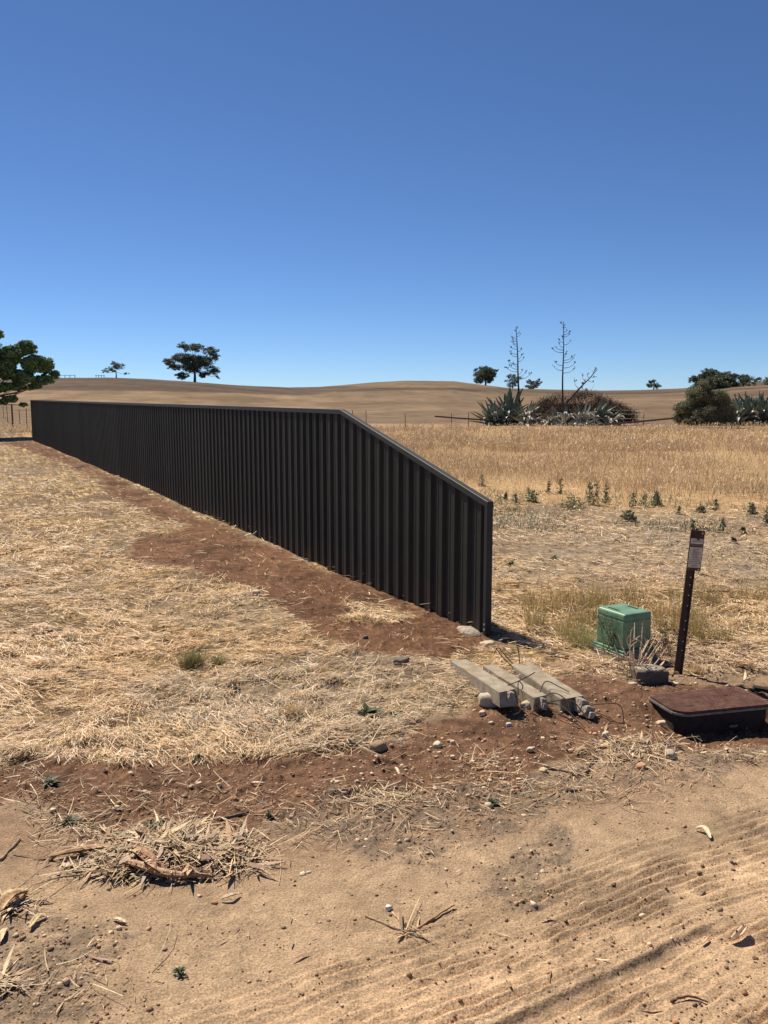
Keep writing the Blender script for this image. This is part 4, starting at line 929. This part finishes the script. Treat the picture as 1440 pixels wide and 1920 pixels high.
def tuft(px, py, hpx, n, label, pal, lean=.3):
    b = P3(px, py); h = hpx*b[1]/1600; X = rng.normal(b[0], h*.28, n); Y = rng.normal(b[1], h*.28, n); nn = n
    t = thing('grass_tuft', b, label, 'grass tuft'); ang = rng.uniform(0, 6.28, nn); ln = np.abs(rng.normal(0, lean, nn)); D = unit(np.stack([np.cos(ang)*ln, np.sin(ang)*ln, np.ones(nn)], 1)); L = h*rng.uniform(.5, 1.1, nn)
    s2 = rng.uniform(0, 6.28, nn); S = np.stack([np.cos(s2), np.sin(s2), 0*s2], 1); B = np.stack([X, Y, Zbase(X, Y)-.005], 1); bend = np.stack([np.cos(ang), np.sin(ang), -.3+0*ang], 1)*(L*.3)[:, None]
    c = pick(nn, pal); V, F, cc = ribbons(B, D, L, np.full(nn, .0035), S, bend, 3, .3, c, c*1.5+.05); obj('blades', V, F, M_straw, t, col=cc)
OL = [(.20, .18, .06), (.28, .23, .08), (.13, .14, .05)]; DRY = [(.42, .30, .15), (.5, .37, .2), (.35, .27, .12)]
tuft(362, 1248, 38, 420, 'olive green grass tuft with dry tips, left of two on the straw', OL)
tuft(408, 1248, 26, 240, 'smaller olive grass tuft just right of the larger one', OL)
tuft(132, 1205, 20, 120, 'tiny brown tuft beside the short dark stick', OL)
tuft(605, 1265, 24, 200, 'dry yellow grass tuft on the straw left of the beams', DRY)
tuft(572, 1268, 18, 60, 'thin green grass tuft beside the dry yellow one', [(.09, .13, .04), (.16, .18, .06)])
tuft(545, 1345, 34, 360, 'golden grass tuft above the leafy edge of the straw', DRY)
tuft(1095, 1215, 55, 260, 'taller green grass tuft left of the green box', [(.18, .20, .07), (.30, .27, .10), (.42, .34, .16)], .4)
tuft(1305, 1262, 30, 120, 'thin dry tuft at the foot of the sign post', DRY)
tuft(1165, 1200, 24, 160, 'short green grass at the left foot of the green box', [(.16, .19, .06), (.24, .24, .08)], .4)
def tallweed(px, py, hpx, wpx, label, pal):
    b = P3(px, py); h = hpx*b[1]/1600; wd = wpx*b[1]/3200; wd *= 1.35; t = thing('tall_weed', b, label, 'weed', 'upright weeds along the edge of the dry grass'); L_ = []
    mb = MB(); B = Vector(b); k = 1 if wpx < 18 else 3
    for i in range(k):
        o = Vector((random.gauss(0, wd*.4) if k > 1 else 0, random.gauss(0, wd*.3) if k > 1 else 0, 0)); e = B+o+Vector((random.gauss(0, .02), 0, h*random.uniform(.75, 1)))
        mb.tube([B+o*.5-Vector((0, 0, .02)), B+o+Vector((0, 0, h*.5)), e], [.007, .005, .003], 4)
        for j in range(7):
            f = .08+.86*j/7; c = (B+o).lerp(e, f); L_.append(leaves_np(c, (wd*(1.0-.7*f), wd*(1-.7*f), h*.08), int(15*(1-.5*f)), .034, pal, 0))
    mb.obj('stem', M_stick((.10, .10, .05)), t); V, F, c = cat(L_); obj('leaves', V, F, M_foliage, t, col=c)
WP = [(.26, .30, .15), (.32, .36, .19), (.16, .19, .10), (.42, .42, .28), (.28, .2, .12)]; WB = [(.13, .08, .05), (.09, .07, .04), (.18, .12, .07)]
TW = [(903, 912, 26, 16, 'olive bushy weed just above the sloping fence top'), (948, 938, 18, 8, 'thin short weed first to the right of the fence end'), (966, 944, 26, 14, 'dark green weed pair, left of its neighbour'), (990, 940, 30, 22, 'broad grey green weed behind the straw, left group'),
      (1028, 925, 36, 9, 'slim brown topped weed left of the very tall one'), (1051, 926, 40, 13, 'tall green weed with brown seed stalk'), (1070, 955, 28, 50, 'widest low grey green weed bush of the row'), (1102, 946, 50, 20, 'tallest dark green weed of the row'),
      (1135, 945, 46, 12, 'slender weed right of the tallest weed'), (1187, 952, 40, 14, 'dark upright weed left of a close neighbour'), (1206, 950, 34, 16, 'dark weed standing right beside the other upright one'), (1182, 978, 26, 24, 'low weed with brown leaves in front of the row'),
      (1230, 948, 32, 18, 'grey green weed with a thin curved stalk'), (1272, 965, 22, 8, 'small lone weed right of the row'), (1300, 996, 30, 12, 'dark weed right behind the sign post top'), (1350, 1000, 34, 14, 'dark weed with a dark clod, right of the sign post'),
      (1342, 960, 30, 16, 'brown green weed at the field edge right of the sign'), (1378, 1020, 16, 10, 'small dead brown weed stump on the straw'), (1392, 1002, 16, 12, 'small green weed left of the right edge'), (1404, 968, 28, 18, 'dark weed near the right edge beside pale stones'), (1435, 985, 34, 14, 'weed at the right frame edge'),
      (1310, 962, 16, 20, 'low grey green weed at the field edge')]
for (a0, a1, a2, a3, lb) in TW: tallweed(a0, a1, a2, a3, lb, WB if 'brown weed stump' in lb else (WP if random.random() < .75 else WP+WB[:1]))
# ------------------------------------------------------------ TREES
def place(px, r):
    d = ray(px, 740); az = math.atan2(d[0], d[1]); x, y = r*math.sin(az), r*math.cos(az); return np.array((x, y, on_ground(x, y)))
EU = [(.040, .050, .028), (.055, .065, .035), (.03, .038, .024), (.07, .075, .045)]
def tree(px, base_py, r, blobs, label, catg='tree', group=None, pal=EU, dens=1.0, lf=.55, trunk_px=0, tw=1.6, name='tree', limbs=True, gap=.5):
    b = place(px, r); ppm = 1640/r*math.cos(math.atan((px-720)/1600)); _, zpy = pxof(b[0], b[1], b[2]); dz = 0
    t = thing(name, b, label, catg, group); L_ = []; mb = MB(); big = 1.45 if r > 200 or 'feathery' in name else 1.12; pal = [tuple(min(.9, v*(2.6 if r > 200 else 2.5)) for v in p_) for p_ in pal]
    def W3(x, y, dep=0):
        X = (x-px)/ppm; Zz = (float(zpy)-y)/ppm; az = math.atan2(b[0], b[1]); return Vector(b)+Vector((X*math.cos(az)+dep*math.sin(az), -X*math.sin(az)+dep*math.cos(az), Zz))
    fork = W3(px+trunk_px*.3, base_py-.35*(base_py-min(bb[1] for bb in blobs)), 0)
    mb.tube([Vector(b)-Vector((0, 0, .3)), Vector(b).lerp(fork, .5)+Vector((.1, 0, 0)), fork], [tw/ppm*1.3, tw/ppm, tw/ppm*.8], 7)
    for (x, y, rx, ry) in blobs:
        for dep in ((0,) if rx < 8 else (-.5, .15, .6)):
            dd = dep*rx/ppm; c = W3(x+random.gauss(0, rx*.12), y+random.gauss(0, ry*.1), dd)
            rad = (rx/ppm*(1-.2*abs(dep)), rx/ppm*.7, ry/ppm*(1-.15*abs(dep)))
            k = max(7, int(4+rx*ry/12))
            for q in range(k):   # sub-clumps
                v = np.array(unit(rng.normal(0, 1, 3)))*rng.random()**.4; cc = np.array(c)+v*np.array(rad)*.68*big
                sr_ = np.array([.34, .34, .2])*max(min(rx, ry)*1.4, 3)*big/ppm*rng.uniform(.6, 1.1)
                L_.append(leaves_np(cc, sr_, int(85*dens*max(.5, min(rx, 26)/13)), lf/ppm*2.7, pal))
            if limbs: mb.tube([fork, fork.lerp(c, .55)+Vector((0, 0, -.08*(c-fork).length)), c], [tw/ppm*.33, tw/ppm*.2, tw/ppm*.09], 5)
    mb.obj('trunk', M_bark, t); V, F, c = cat(L_); obj('crown', V, F, M_foliage, t, col=c); return t
near_pal = [(.045, .075, .03), (.06, .095, .038), (.03, .05, .024), (.085, .115, .05)]
tree(-26, 812, 46, [(x-8, y+3, rx*1.0, ry*.93) for x, y, rx, ry in [(45, 676, 20, 14), (22, 690, 22, 18), (50, 700, 24, 18), (70, 704, 15, 18), (8, 712, 20, 18), (36, 722, 26, 14), (64, 727, 20, 12), (84, 718, 8, 11), (0, 657, 13, 11), (-28, 680, 36, 28), (-50, 715, 44, 34), (12, 738, 22, 9), (15, 757, 20, 7), (35, 766, 8, 4), (-25, 745, 26, 16), (28, 738, 20, 8), (52, 738, 14, 7), (2, 762, 14, 6)]],
     'large dark green leafy tree at the left edge, overhanging the far fence end', pal=[tuple(v*1.3 for v in p_) for p_ in near_pal], lf=.8, tw=2.2, dens=1.5, trunk_px=0, name='leafy_tree')
tree(219, 707, 252, [(222, 688, 15, 7), (210, 695, 11, 5), (235, 701, 6, 4), (199, 697, 4, 3), (215, 682, 7, 3)], 'small sparse gum tree on the left skyline', 'gum tree', 'gum trees along the skyline', [(.06, .06, .035), (.045, .05, .03)], .45, .4, name='gum_tree', tw=1.0)
tree(366, 716, 256, [(368, 655, 19, 8), (394, 662, 13, 8), (347, 653, 9, 7), (350, 675, 22, 10), (320, 682, 13, 6), (332, 690, 13, 6), (384, 678, 20, 12), (403, 670, 8, 7), (362, 690, 20, 11), (398, 695, 13, 8), (345, 704, 14, 7), (385, 702, 12, 6), (407, 707, 6, 4)],
     'largest gum tree on the left skyline with a wide layered crown', 'gum tree', 'gum trees along the skyline', dens=.8, lf=.42, name='gum_tree', tw=2.2)
tree(910, 726, 458, [(908, 694, 14, 7), (905, 704, 17, 11), (898, 712, 10, 7), (920, 702, 12, 10), (931, 695, 6, 3.5), (918, 714, 9, 6), (892, 696, 6, 5)], 'dense dark rounded tree on the crest left of the tall flower stalks', 'gum tree', 'gum trees along the skyline', dens=1.0, lf=.42, name='gum_tree')
tree(961, 729, 570, [(958, 706, 11, 5), (966, 713, 12, 7), (950, 714, 7, 4), (960, 722, 10, 6), (975, 710, 4, 3)], 'thin crowned gum tree directly behind the left flower stalk', 'gum tree', 'gum trees along the skyline', [(.07, .08, .06), (.055, .065, .05)], .5, .4, name='gum_tree', tw=1)
tree(999, 730, 590, [(994, 716, 9, 4), (1006, 718, 9, 5), (998, 724, 14, 6), (1010, 713, 3, 2)], 'low wide gum tree between the two flower stalks', 'gum tree', 'gum trees along the skyline', [(.055, .065, .05), (.045, .05, .04)], .7, .4, name='gum_tree', tw=1)
tree(1225, 731, 600, [(1225, 717, 9, 4), (1219, 724, 8, 4), (1231, 724, 8, 5)], 'small round gum tree alone on the crest between flower stalks and the right grove', 'gum tree', 'gum trees along the skyline', dens=.7, lf=.4, name='gum_tree', tw=1)
tree(1325, 742, 330, [(1330, 702, 15, 6), (1312, 710, 15, 7), (1338, 713, 20, 12), (1301, 715, 8, 5), (1320, 726, 24, 12), (1345, 728, 16, 12)], 'gum tree behind the round grey green bush, its crown rising above it', 'gum tree', 'gum trees of the right grove', dens=.8, lf=.42, name='gum_tree')
tree(1391, 741, 335, [(1362, 706, 12, 6), (1376, 709, 14, 7), (1358, 720, 17, 13), (1376, 725, 18, 12), (1395, 714, 12, 8), (1404, 720, 6, 6), (1366, 736, 20, 7), (1350, 736, 14, 7)], 'broad gum tree with a visible trunk and shadow right of the bush', 'gum tree', 'gum trees of the right grove', dens=.9, lf=.42, name='gum_tree', tw=1.8)
tree(1421, 722, 500, [(1420, 713, 8, 4), (1428, 716, 6, 3.5), (1413, 717, 5, 3)], 'tiny distant gum tree on the crest near the right edge', 'gum tree', 'gum trees of the right grove', dens=.7, lf=.4, name='gum_tree', tw=.8)
tree(1442, 741, 330, [(1442, 713, 11, 5), (1440, 727, 12, 12), (1454, 722, 14, 14), (1436, 722, 6, 7)], 'dark gum tree cut by the right edge of the picture', 'gum tree', 'gum trees of the right grove', dens=.9, lf=.42, name='gum_tree')
tree(1246, 747, 330, [(1250, 743, 9, 4), (1236, 745, 7, 2.5), (1258, 745, 4, 2.5)], 'low dark shrub on the hillside left of the grove', 'shrub', dens=.6, lf=.4, name='hillside_shrub', tw=.6, limbs=False)
# grey-green feathery bush
tree(1322, 797, 59, [(1322, 732, 15, 10), (1312, 750, 22, 16), (1342, 754, 20, 14), (1294, 770, 18, 12), (1325, 774, 30, 16), (1355, 774, 16, 16), (1280, 785, 10, 9), (1310, 790, 34, 8), (1360, 789, 13, 8), (1330, 722, 7, 6)], 'large round grey green feathery bush at the right by the agaves', 'bush',
     pal=[(.065, .072, .042), (.085, .09, .052), (.045, .05, .032), (.11, .10, .06)], lf=.42, dens=2.0, tw=2.5, name='feathery_bush')
tree(1400, 765, 75, [(1418, 758, 14, 7), (1405, 764, 10, 5)], 'dark low bush behind the right agaves', 'bush', dens=1, lf=.7, name='low_bush', tw=1, limbs=False, pal=[(.05, .07, .03), (.07, .08, .04)])
# brown twiggy bush
def twig_bush():
    b = P3(1085, 797); t = thing('brown_twiggy_bush', b, 'dead reddish brown twiggy bush behind the agaves and stalks', 'bush'); r = b[1]; ppm = 1600/r
    n = 26000; px = rng.uniform(1005, 1190, n); top = np.interp(px, [1000, 1015, 1040, 1070, 1085, 1105, 1125, 1150, 1170, 1192], [772, 752, 745, 746, 740, 738, 743, 757, 764, 778])+rng.normal(0, 3, n)
    py = top+(798-top)*rng.random(n)**.8; X = (px-720)/1600*r*1.0; Z = (798-py)/ppm+b[2]; Y = b[1]+.6+rng.normal(0, .8, n)
    k = rng.random(n) < .35+.65*ss(.35, .55, fbm(px, py, 14, 3, 110)); X, Y, Z, px, py, top = X[k], Y[k], Z[k], px[k], py[k], top[k]; n = len(X)
    D = unit(np.stack([rng.normal(0, .7, n), rng.normal(0, .5, n), rng.normal(.5, .5, n)], 1)); L = rng.uniform(.08, .35, n); s2 = unit(np.cross(D, rng.normal(0, 1, (n, 3))))
    c = pick(n, [(.085, .048, .033), (.06, .038, .028), (.11, .065, .045), (.05, .035, .028)], .2)
    V, F, c = ribbons(np.stack([X, Y, Z], 1), D, L, np.full(n, .024), s2, rng.normal(0, .05, (n, 3)), 2, .5, c); obj('twigs', V, F, M_twig, t, col=c)
    mb = MB()
    for i in range(26):
        px = random.uniform(1020, 1170); e = Vector(((px-720)/1600*r, b[1]+random.gauss(.6, .5), random.uniform(.9, 1.9))); B = Vector(((px+random.gauss(0, 10)-720)/1600*r, b[1]+.5, 0)); mb.tube([B, B.lerp(e, .5)+Vector((.1, 0, .1)), e], [.03, .022, .01], 5)
    mb.tube([Vector(((1130-720)/1600*r, b[1]-.2, 1.2)), Vector(((1145-720)/1600*r, b[1]-.2, 1.35)), Vector(((1160-720)/1600*r, b[1]-.2, 1.5))], [.025, .02, .01], 5)
    mb.obj('branches', M_stalk, t)
twig_bush()
# ------------------------------------------------------------ AGAVES
def agave_leaf(L, W, rise, droop, m, nm):
    V = []; F = []; n = 9; p = Vector((0, 0, 0)); el = rise
    for i in range(n+1):
        t = i/n; w2 = W*.5*(.55+.9*t*(1-t)*2.2 if t < .5 else 1.045*max(.03, (1-t)*2)**.7); d = Vector((math.cos(el), 0, math.sin(el))); u = Vector((-math.sin(el), 0, math.cos(el)))
        V += [p+Vector((0, -w2, 0))+u*w2*.35, p+u*.0, p+Vector((0, w2, 0))+u*w2*.35, p-u*(.02+.04*(1-t))]
        p = p+d*(L/n); el -= droop/n*(1.8*t+.1)
    for i in range(n):
        for k in range(4): F.append((i*4+k, (i+1)*4+k, (i+1)*4+(k+1) % 4, i*4+(k+1) % 4))
    F += [(0, 1, 2, 3), tuple(n*4+k for k in (3, 2, 1, 0))]
    return new_mesh(nm, V, F, m, None, False)
LV = [agave_leaf(1.0, .12, 0, 0.15, M_agave, 'agave_leaf_straight'), agave_leaf(1.0, .13, 0, .6, M_agave, 'agave_leaf_arched'), agave_leaf(1.0, .12, 0, -.25, M_agave, 'agave_leaf_upcurved')]
LP = [agave_leaf(1.0, .12, .25, 2.6, M_agpale, 'agave_leaf_folded_pale'), agave_leaf(1.0, .14, .1, 1.6, M_agpale, 'agave_leaf_drooping_pale'), agave_leaf(1.0, .12, .1, 2.2, M_agave, 'agave_leaf_drooping')]
def agave(px, py, rad, n, label, pale=.1, emax=1.5, dep=0.0, front=None, group='agave plants in a row by the old fence'):
    b = P3(px, py); b[1] += dep; b[0] *= b[1]/(b[1]-dep); b[2] = on_ground(b[0], b[1]); t = thing('agave', b, label, 'agave', group)
    n = int(n*1.5)
    for i in range(n):
        az = random.uniform(0, 2*math.pi); f = (i+.5)/n; el = .05+emax*f**.9*.95+random.gauss(0, .08); ip = random.random() < pale*1.3
        if ip: az = random.uniform(-2.6, -.5); el = min(el, .9)
        me = random.choice(LP[:2] if ip else (LV if el > .35 else [LV[1], LP[2], LV[0]]))
        o = bpy.data.objects.new('leaf', me); C.objects.link(o); o.parent = t; L = rad*1.22*random.uniform(.75, 1.1)*(.9 if ip else 1)
        o.matrix_local = Matrix.Translation((random.gauss(0, .07), random.gauss(0, .07), .05+.25*f*rad*.5)) @ (rot(az, -min(el, 1.5))).to_4x4() @ Matrix.Diagonal((L, L*random.uniform(.9, 1.3)*1.1, L, 1))
        if ip: o['label'] = 'pale dead drooping leaf'
    return t
def stalk(t, x0, py0, x1, py1, b, nb, f0, blen, w0=.07, seed=1, lean=0):
    """dead flower stalk as a part of agave t, branches as its sub-parts"""
    r = random.Random(seed); off = OFF[t.name]
    y = off[1]
    def W(px, py): d = ray(px, py); tt = y/d[1]; return Vector((d[0]*tt, y, H+d[2]*tt))
    A = W(x0, py0); A.z = max(A.z, 0); B_ = W(x1, py1); P = [A.lerp(B_, i/12)+Vector((math.sin(i*.9)*.02, 0, 0)) for i in range(13)]
    s = MB().tube(P, [w0*(1-.78*(i/12)**1.2) for i in range(13)], 7).obj('flower_stalk', M_stalk, t); OFF[s.name] = off; ax = (B_-A).normalized()
    for i in range(nb):
        f = f0+(1-f0)*(i/nb)**1.0; c = A.lerp(B_, f); L = blen*(1-((f-f0)/(1-f0))**1.3*.85)*r.uniform(.7, 1.1); az = r.choice((0, math.pi))+r.gauss(0, .6) if i % 3 else r.uniform(0, 6.28)
        d = Vector((math.cos(az), math.sin(az), 0)); d = (d-ax*d.dot(ax)).normalized()
        e = c+d*L+ax*L*.42; mid = c+d*L*.55+ax*L*.08; mb = MB().tube(spline([c, mid, e], 4), [.022, .02, .018, .016, .014, .013, .012, .011, .010][:9], 4)
        for k in range(r.randint(2, 5)):
            q = mid.lerp(e, r.uniform(.5, 1.05)); g = q+Vector((r.gauss(0, .06), r.gauss(0, .06), r.uniform(.03, .13)))*1.0; mb.tube([q, g], [.012, .02+.025*(r.random() < .4)*(L > .4)], 4)
        mb.obj('branch', M_stalk, s)
t1 = agave(955, 797, 1.95, 46, 'large spiky agave at the left with the first tall dead flower stalk', .10, 1.45)
agave(925, 798, 1.5, 30, 'spiky agave leaning out leftmost in front of the pipe', .10, 1.2, .3)
agave(988, 799, 1.35, 26, 'agave right of the first flower stalk, beside the timber stump', .3, 1.4, -.4)
stalk(t1, 975, 790, 968, 612, None, 22, .42, .95, .085, 3)
t2 = agave(1058, 799, 1.25, 24, 'low agave with pale folded leaves under the second tall flower stalk', .35, 1.35)
stalk(t2, 1054, 795, 1057, 603, None, 20, .50, 1.05, .075, 8)
agave(1030, 799, .85, 16, 'small agave between the two flower stalks with white dead leaves', .45, 1.2, -.3)
t3 = agave(1090, 799, 1.3, 30, 'drooping agave with many white bent leaves right of the second stalk', .42, 1.3, -.3)
stalk(t3, 1062, 755, 1121, 692, None, 12, .35, .75, .075, 5)
agave(1118, 798, 1.6, 26, 'sprawling agave with long arching grey leaves', .25, 1.0)
agave(1145, 799, 1.1, 18, 'flattened agave whose pale leaves point right', .3, .7, -.2)
for (px, rr, n, lb, pl, dp) in [(1290, 1.1, 18, 'small agave tucked under the left side of the feathery bush', .15, -.5), (1352, 1.3, 22, 'agave under the right side of the feathery bush', .2, -.6), (1383, 1.55, 28, 'upright agave just right of the feathery bush', .12, 0),
                         (1402, 1.7, 28, 'tallest upright agave of the right clump', .05, .3), (1426, 1.9, 34, 'wide agave with fanned striped leaves near the right edge', .12, 0), (1452, 1.6, 26, 'agave cut by the right edge of the picture', .1, .2)]:
    agave(px, 799, rr, n, lb, pl, 1.45, dp)
b = P3(997, 799); b[1] -= .9; t = thing('timber_stump', (b[0], b[1], 0), 'grey broken timber post standing among the agaves', 'post')
m = MB().box((b[0]-.15, b[1], .5), (.14, .1, 1.1), rot(.2)).box((b[0]+.03, b[1], .55), (.12, .1, 1.2), rot(.3, .03)); m.obj('timber', M_timber, t)
# ------------------------------------------------------------ OLD PADDOCK FENCES
def wirefence(pts, label, rails=(), thick=(), wires=(.25, .55, .85, 1.1), ph=1.2):
    o = P3(*pts[0][:2]); t = thing('wire_fence', o, label, 'fence'); T = []
    for i, p in enumerate(pts):
        q = P3(p[0], p[1]); h = (p[1]-p[2])*q[1]/1600 if len(p) > 2 else ph; rd = .055 if i in thick else .022
        MB().tube([Vector(q)-Vector((0, 0, .1)), Vector(q)+Vector((random.gauss(0, .02), 0, h))], [rd, rd*.95], 6).obj('post', M_stick((.085, .055, .045)), t); T.append(Vector(q))
    for z in wires:
        m = MB().tube([q+Vector((0, 0, z)) for q in T], .003, 3); m.obj('wire', M_wire, t)
    for (a0, a1, ra) in rails:
        y = T[0].y
        def W(px, py): d = ray(px, py); tt = y/d[1]; return Vector((d[0]*tt, y, H+d[2]*tt))
        MB().tube([W(*a0), W((a0[0]+a1[0])/2, (a0[1]+a1[1])/2+.5), W(*a1)], ra, 6).obj('rail', M_stick((.12, .075, .06)), t)
wirefence([(600, 809, 772), (660, 807, 770), (687, 806, 770), (760, 808, 776), (846, 803, 774), (878, 804, 773), (960, 802, 774), (1060, 800, 775), (1138, 800, 778), (1206, 802, 777), (1290, 801, 775), (1440, 800, 775)], 'old wire paddock fence with thin rusty posts behind the dry grass field',
          rails=[((815, 780.5), (905, 787), .05), ((1118, 797), (1266, 784), .06), ((1150, 788), (1168, 781), .03)])
wirefence([(51, 806, 767), (38, 799, 767), (24, 800, 757), (15, 794, 762), (7, 789, 764), (0, 788, 766), (-14, 786, 762)], 'post and wire fence under the tree beyond the far fence end', thick=(2,))
m = P3(1205, 795); t = thing('pale_log', m, 'bleached fallen branch on the ground between the agaves and the bush', 'log')
MB().tube([Vector(P3(1150, 797))+Vector((0, -.5, .1)), Vector(P3(1185, 799))+Vector((0, -.5, .15)), Vector(P3(1218, 796))+Vector((0, -.5, .1))], [.06, .05, .03], 6).obj('log_body', M_stick((.5, .42, .33)), t)
m = P3(1240, 797)
def leaning():
    b = P3(1264, 800); t = thing('leaning_stake', b, 'bleached forked stake leaning at the left edge of the feathery bush', 'stake')
    B = Vector(b); MB().tube([B+Vector((.05, -.8, 0)), B+Vector((-.03, -.8, .25)), B+Vector((.0, -.8, .55))], [.03, .03, .02], 5).obj('stake_body', M_stick((.5, .42, .33)), t)
leaning()
def stockrail(px, r, wpx, label):
    b = place(px, r); ppm = 1600/r; t = thing('stock_rail', b, label, 'rail', 'stock rails on the skyline'); L = wpx/ppm
    for k in range(4): MB().box((b[0]-L/2+L*k/3, b[1], b[2]+.1), (.12, .12, 1.3)).obj('post', M_timber, t)
    MB().box((b[0], b[1], b[2]+.68), (L+.4, .14, .1)).obj('rail', M_timber, t)
stockrail(128, 248, 26, 'wider dark stock rail on the left skyline nearest the leafy tree'); stockrail(189, 248, 14, 'shorter stock rail on the left skyline beside the sparse gum tree')
